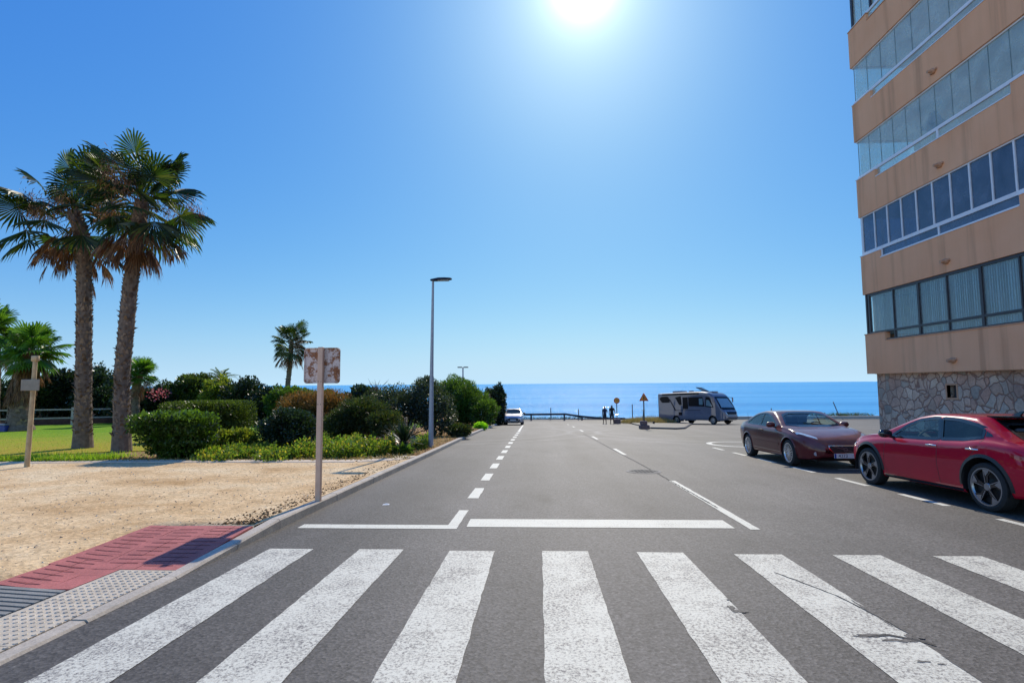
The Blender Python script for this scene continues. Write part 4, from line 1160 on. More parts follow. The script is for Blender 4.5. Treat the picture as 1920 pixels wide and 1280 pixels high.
# ------------------------------------------------------------------ vehicles
def interp(tab, y):
    """smooth interpolation through (y, value) pairs sorted by y"""
    if y <= tab[0][0]: return tab[0][1]
    if y >= tab[-1][0]: return tab[-1][1]
    for i in range(len(tab)-1):
        if tab[i][0] <= y <= tab[i+1][0]:
            y0, v0 = tab[i]; y1, v1 = tab[i+1]; h = y1-y0; t = (y-y0)/h
            def sl(k):
                if k <= 0: return (tab[1][1]-tab[0][1])/(tab[1][0]-tab[0][0])
                if k >= len(tab)-1: return (tab[-1][1]-tab[-2][1])/(tab[-1][0]-tab[-2][0])
                a = (tab[k][1]-tab[k-1][1])/(tab[k][0]-tab[k-1][0]); c = (tab[k+1][1]-tab[k][1])/(tab[k+1][0]-tab[k][0])
                return 0 if a*c <= 0 else 2*a*c/(a+c)
            m0, m1 = sl(i)*h, sl(i+1)*h
            return (2*t**3-3*t**2+1)*v0+(t**3-2*t**2+t)*m0+(-2*t**3+3*t**2)*v1+(t**3-t**2)*m1
def resample(pts, n):
    """Catmull-Rom through pts, n points evenly by length"""
    out = []
    ext = [pts[0]]+pts+[pts[-1]]
    dense = []
    for i in range(1, len(ext)-2):
        p0, p1, p2, p3 = ext[i-1:i+3]
        for k in range(12):
            t = k/12
            dense.append(tuple(.5*((2*b_)+(-a_+c_)*t+(2*a_-5*b_+4*c_-d_)*t*t+(-a_+3*b_-3*c_+d_)*t**3) for a_, b_, c_, d_ in zip(p0, p1, p2, p3)))
    dense.append(pts[-1])
    L = [0]
    for a, c in zip(dense, dense[1:]): L.append(L[-1]+math.dist(a, c))
    j = 0
    for k in range(n):
        s = L[-1]*k/(n-1)
        while j < len(L)-2 and L[j+1] < s: j += 1
        t = (s-L[j])/max(L[j+1]-L[j], 1e-9); out.append(tuple(a+(c-a)*t for a, c in zip(dense[j], dense[j+1])))
    return out
def car_section(sp, y):
    zb, be, zt, hw = (interp(sp[k], y) for k in ('zb', 'belt', 'top', 'hw'))
    gh = max(zt-be, .03); tum = sp.get('tumble', .38); sh = sp.get('shoulder', .02)
    def xg(t): return max(hw*.925-tum*gh*t, hw*.3)
    m_ = zb+(be-zb)*.5
    xr = xg(.86)
    return [(0, zb), (.55*hw, zb), (.88*hw, zb+.005), (.955*hw, zb+.05), (.985*hw, zb+.16), (hw, m_), (hw*.995, zb+(be-zb)*.72),
            (.985*hw, be-.09), (.965*hw, be-.035), (.935*hw, be-.005), (xg(.12), be+gh*.12), (xg(.45), be+gh*.45), (xg(.72), be+gh*.74),
            (xr*.985, be+gh*.86), (xr*.90, be+gh*.945), (xr*.70, be+gh*.985), (xr*.35, zt-.002), (0, zt)]
def box_section(sp, y):
    zb, zt, hw = (interp(sp[k], y) for k in ('zb', 'top', 'hw')); r_ = .16
    return [(0, zb), (.6*hw, zb), (hw-.04, zb+.005), (hw, zb+.06), (hw, zb+(zt-zb)*.35), (hw, zb+(zt-zb)*.65), (hw, zt-r_), (hw-.03, zt-.07), (hw-.11, zt-.015), (hw-.3, zt+.0), (0, zt+.02)]
def inside(poly, a, b):
    c = False; n = len(poly)
    for i in range(n):
        x0, y0 = poly[i]; x1, y1 = poly[(i+1) % n]
        if (y0 > b) != (y1 > b) and a < (x1-x0)*(b-y0)/(y1-y0)+x0: c = not c
    return c
def nearest_on(poly, a, b):
    best = None
    for i in range(len(poly)):
        p = Vector(poly[i]); q = Vector(poly[(i+1) % len(poly)]); d = q-p
        t = min(max((Vector((a, b))-p).dot(d)/max(d.length_squared, 1e-9), 0), 1); r_ = p+d*t
        e = (r_-Vector((a, b))).length
        if best is None or e < best[0]: best = (e, r_)
    return best
class Shell:
    """car body lofted through its cross sections, with wheel arches and windows cut out"""
    def __init__(s, sp, section, step=.021, nring=84):
        y0, y1 = sp['hw'][0][0], sp['hw'][-1][0]; n = int((y1-y0)/step)
        s.v = []; s.f = []; nr = 2*nring-2
        for k in range(n+1):
            y = y0+(y1-y0)*k/n; half = resample(section(sp, y), nring)
            ring = half + [(-x, z) for x, z in reversed(half[1:-1])]
            s.v += [Vector((x, y, z)) for x, z in ring]
        for k in range(n):
            for i in range(nr):
                j = (i+1) % nr; s.f.append((k*nr+i, (k+1)*nr+i, (k+1)*nr+j, k*nr+j))
        s.f.append(tuple(range(nr))); s.f.append(tuple(reversed([n*nr+i for i in range(nr)])))
        s.bvh = BVHTree.FromPolygons(s.v, s.f); s.full = list(s.f)
    def cut(s, test, snap):
        keep = []; gone = set()
        for f in s.f:
            c = sum((s.v[i] for i in f), Vector())/len(f)
            if len(f) == 4 and test(c): gone.update(f)
            else: keep.append(f)
        used = set(i for f in keep for i in f)
        for i in gone & used: s.v[i] = snap(s.v[i])
        s.f = keep
    def arch(s, yw, zw, ra, xmin):
        def snap(p):
            if abs(p.z-zw) < .8*ra: return Vector((p.x, yw+math.copysign(math.sqrt(ra*ra-(p.z-zw)**2), p.y-yw), p.z))
            d = Vector((p.y-yw, p.z-zw)); 
            if d.length < 1e-6: return p
            d = d.normalized()*ra; return Vector((p.x, yw+d.x, zw+d.y))
        s.cut(lambda c: abs(c.x) > xmin and (c.y-yw)**2+(c.z-zw)**2 < ra*ra, snap)
    def window(s, poly, axis, cond):
        def ab(p): return (p.y, p.z) if axis == 'x' else (p.x, p.z)
        def snap(p):
            e, r_ = nearest_on(poly, *ab(p))
            if e > .06: return p
            if axis == 'x':
                h = s.hit('x', 1 if p.x > 0 else -1, r_.x, r_.y); return h[0] if h else p
            h = s.hit('y', 1 if cond(Vector((0, 9, 0))) else -1, r_.x, r_.y); return h[0] if h else p
        s.cut(lambda c: cond(c) and inside(poly, *ab(c)), snap)
    def hit(s, axis, sign, a, b):
        if axis == 'x': o, d = Vector((3*sign, a, b)), Vector((-sign, 0, 0))
        elif axis == 'y': o, d = Vector((a, 6*sign, b)), Vector((0, -sign, 0))
        else: o, d = Vector((a, b, 5)), Vector((0, 0, -1))
        h = s.bvh.ray_cast(o, d)
        return (h[0], h[1] if h[1].dot(d) < 0 else -h[1]) if h[0] is not None else None
    def ring(s, mb, poly, axis, sign, wi, wo, off=.004, m=0, n=70):
        """trim following the outline of poly on the body"""
        P_ = [Vector(p) for p in poly]; L = [(P_[(i+1) % len(P_)]-P_[i]).length for i in range(len(P_))]; tot = sum(L); cen = sum(P_, Vector((0, 0)))/len(P_)
        pts = []
        for i, p in enumerate(P_):
            q = P_[(i+1) % len(P_)]; k = max(1, int(n*L[i]/tot))
            d = (q-p).normalized(); nn = Vector((d.y, -d.x))
            if nn.dot((p+q)/2-cen) < 0: nn = -nn
            for j in range(k): pts.append((p+(q-p)*j/k, nn))
        N_ = len(pts); A = []; B = []
        for i in range(N_):
            p, n0 = pts[i]; n1 = pts[i-1][1]; nn = (n0+n1).normalized() if (n0+n1).length > .2 else n0
            a = s.hit(axis, sign, *(p-nn*wi)); c = s.hit(axis, sign, *(p+nn*wo))
            A.append(a); B.append(c)
        for i in range(N_):
            j = (i+1) % N_
            if all((A[i], A[j], B[i], B[j])):
                mb.quad(*(q[0]+q[1]*off for q in (A[i], B[i], B[j], A[j])), m)
    def patch(s, mb, poly, axis, sign, off=.004, nu=14, nv=6, m=0):
        us = [p[0] for p in poly]; u0, u1 = min(us)+1e-4, max(us)-1e-4
        def span(u):
            v = []
            for i in range(len(poly)):
                p, q = poly[i], poly[(i+1) % len(poly)]
                if (p[0]-u)*(q[0]-u) <= 0 and abs(p[0]-q[0]) > 1e-9: v.append(p[1]+(q[1]-p[1])*(u-p[0])/(q[0]-p[0]))
            return (min(v), max(v)) if v else (0, 0)
        g = []
        for i in range(nu+1):
            u = u0+(u1-u0)*i/nu; lo, hi = span(u); g.append([s.hit(axis, sign, u, lo+(hi-lo)*k/nv) for k in range(nv+1)])
        for i in range(nu):
            for k in range(nv):
                q = (g[i][k], g[i+1][k], g[i+1][k+1], g[i][k+1])
                if all(q): mb.quad(*(a[0]+a[1]*off for a in q), m)
def mirrorp(poly): return [(-a, b) for a, b in poly]
def carpaint(name, col, metal=.0, dusty=0.0, rough=.28):
    mt, nt, bs = new_mat(name); v = coords(nt)
    f = noise(nt, v, 3, 5, .6)
    c = ramp(nt, f, [(.3, tuple(x*.94 for x in col)), (.7, tuple(x*1.06 for x in col))])
    if dusty:
        ge = N(nt, 'ShaderNodeNewGeometry'); sx = N(nt, 'ShaderNodeSeparateXYZ'); nt.links.new(ge.outputs['Normal'], sx.inputs[0])
        up = mathn(nt, 'MULTIPLY', mathn(nt, 'MAXIMUM', sx.outputs[2], 0.0), mathn(nt, 'MULTIPLY', f, dusty*2))
        c = mix(nt, mathn(nt, 'MINIMUM', up, 1.0), c, (.55, .32, .26))
    bs.inputs['Specular IOR Level'].default_value = .08
    nt.links.new(c, bs.inputs['Base Color'])
    bs.inputs['Metallic'].default_value = metal; bs.inputs['Roughness'].default_value = rough
    bs.inputs['Coat Weight'].default_value = 1.0 if not dusty else .7; bs.inputs['Coat Roughness'].default_value = .03 if not dusty else .12
    return mt
M['redpaint'] = carpaint('red_metallic_paint', (.46,.002,.026), 0, 0, .35)
M['maroon'] = carpaint('maroon_metallic_paint', (.105,.015,.017), .0, .22, .3)
M['silver'] = carpaint('silver_paint', (.50,.50,.53), .4, .15, .3)
M['mhpaint'] = carpaint('pale_grey_motorhome_paint', (.125,.13,.17), .1, 0, .35)
M['rubber'] = plain('tyre_rubber', (.02,.02,.021), .85, var=.2, scale=30)
M['blackplastic'] = plain('black_plastic', (.018,.018,.02), .45)
M['gloss'] = plain('gloss_black', (.012,.012,.014), .12, coat=.6)
M['alloy'] = plain('alloy_silver', (.62,.63,.65), .25, metal=.85, var=.04)
M['darkalloy'] = plain('dark_machined_alloy', (.36,.36,.38), .3, metal=.85, var=.04)
M['chrome'] = plain('chrome', (.75,.75,.77), .08, metal=1, var=0)
M['carglass'] = glassmat('car_glass', (.74,.88,.86), 1.0, .01)
M['privacy'] = glassmat('privacy_glass', (.06,.07,.10), 1.0, .01)
M['seat'] = plain('seat_fabric', (.05,.055,.06), .8)
M['lampglass'] = plain('headlamp_lens', (.62,.65,.68), .1, metal=.3, coat=1, var=.25, scale=18)
M['redlamp'] = plain('red_lamp_lens', (.35,.01,.015), .12, coat=1, var=.2, scale=20)
M['plate'] = plain('white_plate', (.66,.66,.62), .5, var=.05)
M['platetext'] = plain('plate_lettering', (.01,.01,.012), .6, var=0)
M['bluetint'] = plain('plate_blue', (.02,.06,.30), .5, var=0)

def text_mesh(name, txt, size, mt, parent, mat4, depth=.001):
    cu_ = bpy.data.curves.new('lettering', 'FONT'); cu_.body = txt; cu_.size = size; cu_.align_x = 'CENTER'; cu_.align_y = 'CENTER'; cu_.extrude = depth
    tmp = bpy.data.objects.new('lettering', cu_); COL.objects.link(tmp)
    bpy.context.view_layer.update()
    me = bpy.data.meshes.new_from_object(tmp.evaluated_get(bpy.context.evaluated_depsgraph_get()))
    COL.objects.unlink(tmp); bpy.data.objects.remove(tmp)
    me.materials.clear(); me.materials.append(mt); me.transform(mat4)
    return link(bpy.data.objects.new(name, me), parent)
def lathe_x(b, prof, n=28, m=0, sx=1):
    """profile (x, r) spun about the x axis"""
    b.loft([[(x*sx, r_*math.cos(2*PI*i/n), r_*math.sin(2*PI*i/n)) for i in range(n)] for x, r_ in prof], m, caps=False)
def wheel(parent, x, y, z, r_, style, rim_r):
    """x > 0: outer face towards +x"""
    sgn = 1 if x > 0 else -1; T = Matrix.Translation((x, y, z)); W = .11
    b = MB(); b.M = T
    lathe_x(b, [(-W, .10), (-W, .14), (.0, .14), (.02, .06), (.02, .001)], 20, 0, sgn)
    w = b.build('wheel', M['blackplastic'], parent, smooth=40)
    b = MB(); b.M = T
    lathe_x(b, [(-W, rim_r-.01), (-W, r_-.04), (-W+.02, r_-.008), (-.05, r_), (.05, r_), (W-.02, r_-.008), (W, r_-.045), (W-.004, rim_r+.012), (W-.02, rim_r-.004), (-W, rim_r-.01)], 44, 0, sgn)
    b.build('tyre', M['rubber'], w, smooth=30)
    b = MB(); b.M = T; xo = sgn*(W-.012)
    lathe_x(b, [(W-.03, rim_r-.025), (W-.006, rim_r-.014), (W-.006, rim_r+.004), (W-.03, rim_r+.006), (-W+.02, rim_r)], 44, 0, sgn)
    lathe_x(b, [(-.03, .02), (W-.03, .06), (W-.02, .05), (W-.018, .001)], 18, 0, sgn)
    if style == 'petal':
        for k in range(5):
            a0 = 2*PI*k/5+.3
            def pt(rr, aa, dx): return (sgn*(W-.012+dx), rr*math.cos(aa), rr*math.sin(aa))
            # black blade with a bright machined wedge near the rim
            b.loft([[pt(.05, a0-.5, -.03), pt(.05, a0+.5, -.03), pt(.05, a0+.5, -.012), pt(.05, a0-.5, -.012)],
                    [pt(rim_r*.62, a0-.20, -.025), pt(rim_r*.62, a0+.24, -.025), pt(rim_r*.62, a0+.24, -.008), pt(rim_r*.62, a0-.20, -.008)],
                    [pt(rim_r-.015, a0-.12, -.02), pt(rim_r-.015, a0+.46, -.02), pt(rim_r-.015, a0+.46, -.004), pt(rim_r-.015, a0-.12, -.004)]], 1)
            q = [pt(rim_r*.58, a0+.02, .001), pt(rim_r-.018, a0-.10, .001), pt(rim_r-.018, a0+.10, .001), pt(rim_r-.018, a0+.32, .001), pt(rim_r*.74, a0+.22, .001)]
            b.add(q, [(0, 1, 2, 3, 4)], 0)
            q = [pt(.06, a0-.30, .0), pt(rim_r*.95, a0-.13, .0), pt(rim_r*.95, a0-.09, .0), pt(.06, a0-.14, .0)]
            b.add(q, [(0, 1, 2, 3)], 0)
        mats = [M['darkalloy'], M['gloss']]
    else:
        ns = 9 if style == 'multi' else 6
        for k in range(ns):
            for da in (-.09, .09):
                a0 = 2*PI*k/ns+da; a1 = 2*PI*k/ns+da*1.9
                def pt(rr, aa, off, dx):
                    return (sgn*(W-.012+dx), rr*math.cos(aa)-off*math.sin(aa), rr*math.sin(aa)+off*math.cos(aa))
                t_ = .011
                b.loft([[pt(.045, a0, -t_, -.02), pt(.045, a0, t_, -.02), pt(.045, a0, t_, 0), pt(.045, a0, -t_, 0)],
                        [pt(rim_r-.012, a1, -t_, -.02), pt(rim_r-.012, a1, t_, -.02), pt(rim_r-.012, a1, t_, -.002), pt(rim_r-.012, a1, -t_, -.002)]], 0)
        mats = [M['alloy'], M['gloss']]
    b.build('rim', mats, w, smooth=35)
    b = MB(); b.M = T; lathe_x(b, [(W-.085, .12), (W-.08, rim_r-.02)], 30, 0, sgn)
    b.build('brake_disc', M['blackplastic'], w)
def seats(parent, ys, z, w=.36):
    for y in ys:
        for x in (-w, w):
            b = MB()
            b.box(x-.24, x+.24, y-.05, y+.48, z, z+.16, 0, .05)
            b.loft([[(x+a*.23, y-.05+c, z+.1) for a, c in ((-1, -.07), (1, -.07), (1, .07), (-1, .07))], [(x+a*.24, y-.17+c, z+.45) for a, c in ((-1, -.06), (1, -.06), (1, .06), (-1, .06))], [(x+a*.17, y-.24+c, z+.62) for a, c in ((-1, -.05), (1, -.05), (1, .05), (-1, .05))]])
            b.box(x-.13, x+.13, y-.31, y-.22, z+.64, z+.82, 0, .03)
            b.build('seat', M['seat'], parent, smooth=40)
def steering(parent, x, y, z):
    b = MB(); n = 28; R_ = .185; rings = []
    for i in range(n):
        a = 2*PI*i/n; c = Vector((R_*math.cos(a), 0, R_*math.sin(a))); rings.append([c*(1+.016*math.cos(t)/R_)+Vector((0, .016*math.sin(t), 0)) for t in [k*PI/3 for k in range(6)]])
    rings.append(rings[0]); b.M = Matrix.Translation((x, y, z)) @ Matrix.Rotation(R(25), 4, 'X')
    b.loft(rings, 0, caps=False); b.box(-.17, .17, .0, .03, -.03, .03); b.box(-.05, .05, .0, .2, -.06, .04)
    b.build('steering_wheel', M['seat'], parent, smooth=50)

def squash(sp, wins, zb, k):
    f = lambda z: zb+(z-zb)*k if z > zb else z
    sp['top'] = [(y, f(z)) for y, z in sp['top']]
    return [[(a, f(z)) for a, z in p] for p in wins]
def build_car(name, label, mw, sp, paint, wheels, style, wr, rimr, arch_r, side_wins, screen, rear, sidemat, opts):
    root = empty(name); root.matrix_world = mw; tag(root, label, 'car')
    sh = Shell(sp, car_section)
    hwmax = max(v for _, v in sp['hw'])
    for y in wheels: sh.arch(y, wr+.005, arch_r, hwmax*.55)
    for p in side_wins: sh.window(p, 'x', lambda c: abs(c.x) > .3)
    if screen: sh.window(screen, 'y', lambda c: c.y > opts['yscreen'])
    if rear: sh.window(rear, 'y', lambda c: c.y < opts['yrear'])
    b = MB(); b.add(sh.v, sh.f)
    body = b.build('body', paint, root, smooth=38)
    fix_normals(body)
    # arch lips and liners
    for y in wheels:
        for sx in (-1, 1):
            b = MB(); n = 22; x1 = sx*(hwmax-.02)
            arc = [(y+arch_r*math.cos(a), wr+.005+arch_r*math.sin(a)) for a in [PI*1.08-PI*1.16*i/n for i in range(n+1)]]
            b.loft([[(x1, yy, zz) for yy, zz in arc], [(sx*.45, yy, zz) for yy, zz in arc]], 0, caps=False, closed=False)
            c0 = (sx*.45, y, wr); b.add([c0]+[(sx*.45, yy, zz) for yy, zz in arc], [(0, i+1, i+2) for i in range(n)])
            b.build('wheel_arch', M['blackplastic'], root)
            b = MB(); sh2 = sh
            pa = [(y+(arch_r+.0)*math.cos(a), wr+.005+(arch_r+.0)*math.sin(a)) for a in [PI*1.02-PI*1.04*i/30 for i in range(31)]]
            po = [(y+(arch_r+opts.get('lip', .04))*math.cos(a), wr+.005+(arch_r+opts.get('lip', .04))*math.sin(a)) for a in [PI*1.02-PI*1.04*i/30 for i in range(31)]]
            A = [sh.hit('x', sx, *p) for p in pa]; B = [sh.hit('x', sx, *p) for p in po]
            for i in range(30):
                if all((A[i], A[i+1], B[i], B[i+1])):
                    q0, q1, q2, q3 = A[i][0]+A[i][1]*.012, A[i+1][0]+A[i+1][1]*.012, B[i+1][0]+B[i+1][1]*.002, B[i][0]+B[i][1]*.002
                    b.quad(q0, q1, q2, q3); ii = Vector((-.05*sx, 0, 0)); b.quad(q0, q1, q1+ii, q0+ii)
            b.build('arch_lip', opts.get('lipmat', paint), root, smooth=60)
            wheel(root, sx*opts['track'], y, wr, wr, style, rimr)
    # glazing with its black surround
    for i, p in enumerate(side_wins):
        for sx in (-1, 1):
            b = MB(); sh.patch(b, p, 'x', sx, -.006, 16, 6); g = b.build('side_window', sidemat[i], root, smooth=60)
            b = MB(); sh.ring(b, p, 'x', sx, .018, opts.get('frit', .014), .004); b.build('window_seal', M['gloss'], g)
    if screen:
        b = MB(); sh.patch(b, screen, 'y', 1, -.006, 20, 10); g = b.build('windscreen', M['carglass'], root, smooth=60)
        b = MB(); sh.ring(b, screen, 'y', 1, .03, .012, .004); b.build('window_seal', M['gloss'], g)
    if rear:
        b = MB(); sh.patch(b, rear, 'y', -1, -.006, 20, 8); g = b.build('rear_window', M['privacy'], root, smooth=60)
        b = MB(); sh.ring(b, rear, 'y', -1, .03, .02, .004); b.build('window_seal', M['gloss'], g)
    # floor pan and cabin
    b = MB(); b.box(-hwmax*.82, hwmax*.82, opts['cab'][0], opts['cab'][1], .24, .34); b.build('floor_pan', M['blackplastic'], root)
    b = MB(); b.box(-hwmax*.50, hwmax*.50, wheels[1]-.6, wheels[0]+.6, .17, .24); b.build('underbody', M['blackplastic'], root)
    yd = opts['cab'][1]
    b = MB(); b.box(-hwmax*.80, hwmax*.80, yd-.35, yd+.1, .55, interp(sp['belt'], yd)-.04, 0, .05); b.build('dashboard', M['seat'], root)
    seats(root, opts['seats'], .36); steering(root, opts['wheelside']*.36, yd-.5, interp(sp['belt'], yd-.5)-.02)
    def part(nm, mt, polys, par=root, off=.006, smooth=60):
        b = MB()
        for axis, sign, p in polys: sh.patch(b, p, axis, sign, off, 14, 6)
        return b.build(nm, mt, par, smooth=smooth)
    def seam(nm, lines, par=root):       # shut lines of doors and lids
        for axis, sign, pl in lines:
            b = MB()
            for a, c in zip(pl, pl[1:]):
                a = Vector(a); c = Vector(c); n = max(2, int((c-a).length/.06)); d = (c-a).normalized(); nn = Vector((-d.y, d.x))*.004
                prev = None
                for k in range(n+1):
                    p = a+(c-a)*k/n; l_ = sh.hit(axis, sign, *(p+nn)); r_ = sh.hit(axis, sign, *(p-nn))
                    if l_ and r_:
                        cur = (l_[0]+l_[1]*.0015, r_[0]+r_[1]*.0015)
                        if prev: b.quad(prev[0], cur[0], cur[1], prev[1])
                        prev = cur
                    else: prev = None
            b.build('bonnet_seam' if axis == 'z' else nm, M['blackplastic'], par)
    def mirrors(y, z, cap, x):
        for sx in (-1, 1):
            b = MB(); c = Vector((sx*(x+.10), y, z))
            rings = []
            for dx, s_ in ((-.11, .55), (-.07, .9), (0, 1), (.07, .9), (.10, .55)):
                rings.append([(c.x+dx*sx, c.y+.075*s_*math.cos(a)*(1.2 if math.cos(a) > 0 else .6), c.z+.075*s_*math.sin(a)) for a in [i*PI/6 for i in range(12)]])
            b.loft(rings); mo = b.build('wing_mirror', cap, root, smooth=50); fix_normals(mo)
            b = MB(); b.tube([(sx*(x-.06), y+.02, z-.07), (sx*(x+.03), y, z-.05)], .025, 6); b.build('mirror_stalk', M['blackplastic'], mo)
    def handles(ys, z, mt=paint):
        for y in ys:
            for sx in (-1, 1):
                h = sh.hit('x', sx, y, z)
                if not h: continue
                p = h[0]; b = MB(); b.tube([p+Vector((0, -.10, 0)), p+Vector((sx*.028, -.08, .002)), p+Vector((sx*.03, 0, .004)), p+Vector((sx*.028, .08, .002)), p+Vector((0, .10, 0))], [.011, .014, .014, .014, .011], 8)
                b.build('door_handle', mt, root, smooth=60)
    return root, sh, part, seam, mirrors, handles

def spec_extend(tab): return sorted(tab)
# --- red crossover
red_sp = dict(
    top=spec_extend([(-2.32,.74),(-2.25,.87),(-2.05,.935),(-1.75,1.02),(-1.45,1.19),(-1.2,1.345),(-1.05,1.415),(-.6,1.45),(-.2,1.455),(.15,1.405),(.5,1.265),(.85,1.09),(1.08,.995),(1.35,.955),(1.8,.865),(2.05,.76),(2.14,.66),(2.18,.56)]),
    belt=spec_extend([(-2.32,.70),(-2.2,.82),(-2.0,.90),(-1.7,.985),(-1.3,1.01),(-.9,.965),(-.4,.945),(.3,.93),(.85,.915),(1.1,.90),(1.5,.85),(1.9,.76),(2.1,.66),(2.18,.52)]),
    hw=spec_extend([(-2.32,.68),(-2.25,.78),(-2.05,.87),(-1.7,.92),(-1.3,.93),(-.6,.915),(.4,.91),(1.2,.915),(1.6,.89),(1.9,.82),(2.08,.70),(2.15,.58),(2.18,.48)]),
    zb=spec_extend([(-2.32,.42),(-2.1,.30),(-1.7,.23),(-.9,.19),(.9,.19),(1.7,.20),(2.05,.26),(2.18,.36)]), tumble=.40)
side_a = [(.70,.955),(.60,1.03),(.36,1.19),(.10,1.305),(-.20,1.355),(-.32,1.358),(-.44,.985),(-.2,.972),(.3,.962)]
side_b = [(-.50,.988),(-.40,1.358),(-.75,1.338),(-1.15,1.262),(-1.30,1.212),(-1.30,1.068),(-.95,1.012)]
side_c = [(-1.345,1.075),(-1.345,1.175),(-1.44,1.125),(-1.47,1.09)]
scr = [(-.62,1.02),(-.5,1.36),(-.25,1.375),(.25,1.375),(.5,1.36),(.62,1.02),(.3,.99),(-.3,.99)]
rear_w = [(-.60,1.05),(-.52,1.335),(.52,1.335),(.60,1.05)]
side_a, side_b, side_c, scr, rear_w, pil_r = squash(red_sp, [side_a, side_b, side_c, scr, rear_w, [(-.455,.985),(-.335,1.358),(-.385,1.358),(-.49,.988)]], .95, .84)
mwr = ground_matrix(7.29, 9.7, R(92))
root, sh, part, seam, mirrors, handles = build_car('red_car', 'glossy red crossover car parked nearest, in front of the stone wall', mwr, red_sp, M['redpaint'], (1.335, -1.335), 'petal', .345, .265, .41,
    [side_a, side_b], scr, rear_w, [M['carglass'], M['privacy'], M['privacy']], dict(yscreen=.0, yrear=-1.05, track=.80, cab=(-1.6, .95), seats=(-.25, -1.15), wheelside=-1, lip=.05, frit=.03, lipmat=M['blackplastic']))
mirrors(.62, 1.0, M['gloss'], .90); handles((-.34, -1.18), .865, M['chrome'])
for s in (-1, 1): part('pillar_trim', M['gloss'], [('x', s, pil_r)], off=.005)
for s in (-1, 1): part('quarter_window', M['gloss'], [('x', s, side_c)], off=.003)
for s in (-1, 1): part('sill_trim', M['gloss'], [('x', s, [(-.90,.215),(.90,.215),(.90,.26),(-.90,.26)])], off=.004)
for s in (-1, 1): part('headlight', M['lampglass'], [('x', s, [(1.78,.73),(2.06,.66),(2.04,.70),(1.8,.785)])])
for s in (-1, 1): part('tail_light', M['redlamp'], [('x', s, [(-2.24,.74),(-1.78,.80),(-1.80,.84),(-2.22,.82)])])
part('tail_light', M['gloss'], [('y', -1, [(-.66,.76),(.66,.76),(.66,.83),(-.66,.83)])])
part('rear_bumper', M['blackplastic'], [('y', -1, [(-.6,.44),(.6,.44),(.6,.56),(-.6,.56)])])
part('grille', M['gloss'], [('y', 1, [(-.4,.42),(.4,.42),(.44,.52),(-.44,.52)])])
part('fuel_flap', M['redpaint'], [('x', -1, [(-1.86,.66),(-1.70,.66),(-1.70,.80),(-1.86,.80)])], off=.003)
seam('door_seam', [('x', s, [(.80,.26),(.86,.5),(.80,.90)]) for s in (-1, 1)]+[('x', s, [(-.47,.24),(-.44,.6),(-.46,.96)]) for s in (-1, 1)]+[('x', s, [(-.92,.30),(-1.0,.62),(-1.22,.86),(-1.34,1.03)]) for s in (-1, 1)]+[('z', 1, [(-.78,1.0),(-.70,1.5),(-.45,1.95)]), ('z', 1, [(.78,1.0),(.70,1.5),(.45,1.95)])])
b = MB(); b.loft([[(-.52,-1.02,1.352),(.52,-1.02,1.352),(.52,-1.02,1.325),(-.52,-1.02,1.325)],[(-.50,-1.34,1.345),(.50,-1.34,1.345),(.50,-1.34,1.325),(-.50,-1.34,1.325)]]); b.build('spoiler', M['gloss'], root)
b = MB(); b.loft([[(-.02,-1.0,1.34),(.02,-1.0,1.34),(.02,-.86,1.35),(-.02,-.86,1.35)],[(-.006,-1.08,1.42),(.006,-1.08,1.42),(.006,-1.03,1.42),(-.006,-1.03,1.42)]]); b.build('roof_aerial', M['gloss'], root)
# --- maroon coupe cabriolet
vol_sp = dict(
    top=spec_extend([(-2.30,.80),(-2.25,.93),(-2.1,.985),(-1.85,1.01),(-1.6,1.06),(-1.3,1.20),(-.9,1.345),(-.4,1.40),(0,1.385),(.35,1.255),(.65,1.09),(.92,.945),(1.3,.90),(1.75,.81),(2.05,.71),(2.2,.60),(2.26,.52)]),
    belt=spec_extend([(-2.30,.72),(-2.2,.86),(-2.0,.92),(-1.5,.945),(-1,.935),(0,.905),(.8,.88),(1.1,.86),(1.5,.80),(1.9,.71),(2.1,.62),(2.26,.46)]),
    hw=spec_extend([(-2.30,.62),(-2.2,.74),(-2.0,.84),(-1.5,.90),(-.5,.91),(.8,.91),(1.4,.90),(1.8,.84),(2.05,.73),(2.2,.58),(2.26,.44)]),
    zb=spec_extend([(-2.30,.40),(-2.1,.30),(-1.6,.22),(-.9,.19),(.9,.19),(1.6,.19),(2.0,.21),(2.26,.30)]), tumble=.42)
v_a = [(.58,.93),(.40,1.06),(.10,1.225),(-.20,1.305),(-.42,1.315),(-.44,.945),(0,.93)]
v_b = [(-.47,.948),(-.45,1.315),(-.75,1.295),(-1.05,1.20),(-1.38,1.02),(-1.42,.975),(-1.0,.955)]
v_s = [(-.68,.99),(-.55,1.27),(-.35,1.335),(0,1.345),(.35,1.335),(.55,1.27),(.68,.99),(.35,.955),(-.35,.955)]
v_r = [(-.52,1.06),(-.45,1.26),(.45,1.26),(.52,1.06)]
v_a, v_b, v_s, v_r = squash(vol_sp, [v_a, v_b, v_s, v_r], .92, .90)
mwv = ground_matrix(7.12, 15.5, -PI/2)
root, sh, part, seam, mirrors, handles = build_car('maroon_car', 'dusty maroon coupe parked facing the red car, its windscreen catching the sky', mwv, vol_sp, M['maroon'], (1.32, -1.32), 'multi', .322, .235, .372,
    [v_a, v_b], v_s, v_r, [M['carglass'], M['carglass']], dict(yscreen=-.1, yrear=-.9, track=.785, cab=(-1.3, .80), seats=(-.25, -1.05), wheelside=-1, lip=.03, frit=.008))
mirrors(.52, .985, M['maroon'], .86); handles((-.28,), .83)
for s in (-1, 1): part('headlight', M['lampglass'], [('z', s, [(s*.50,2.02),(s*.52,2.10),(s*.70,1.93),(s*.80,1.66),(s*.80,1.58),(s*.72,1.70),(s*.62,1.86)])])
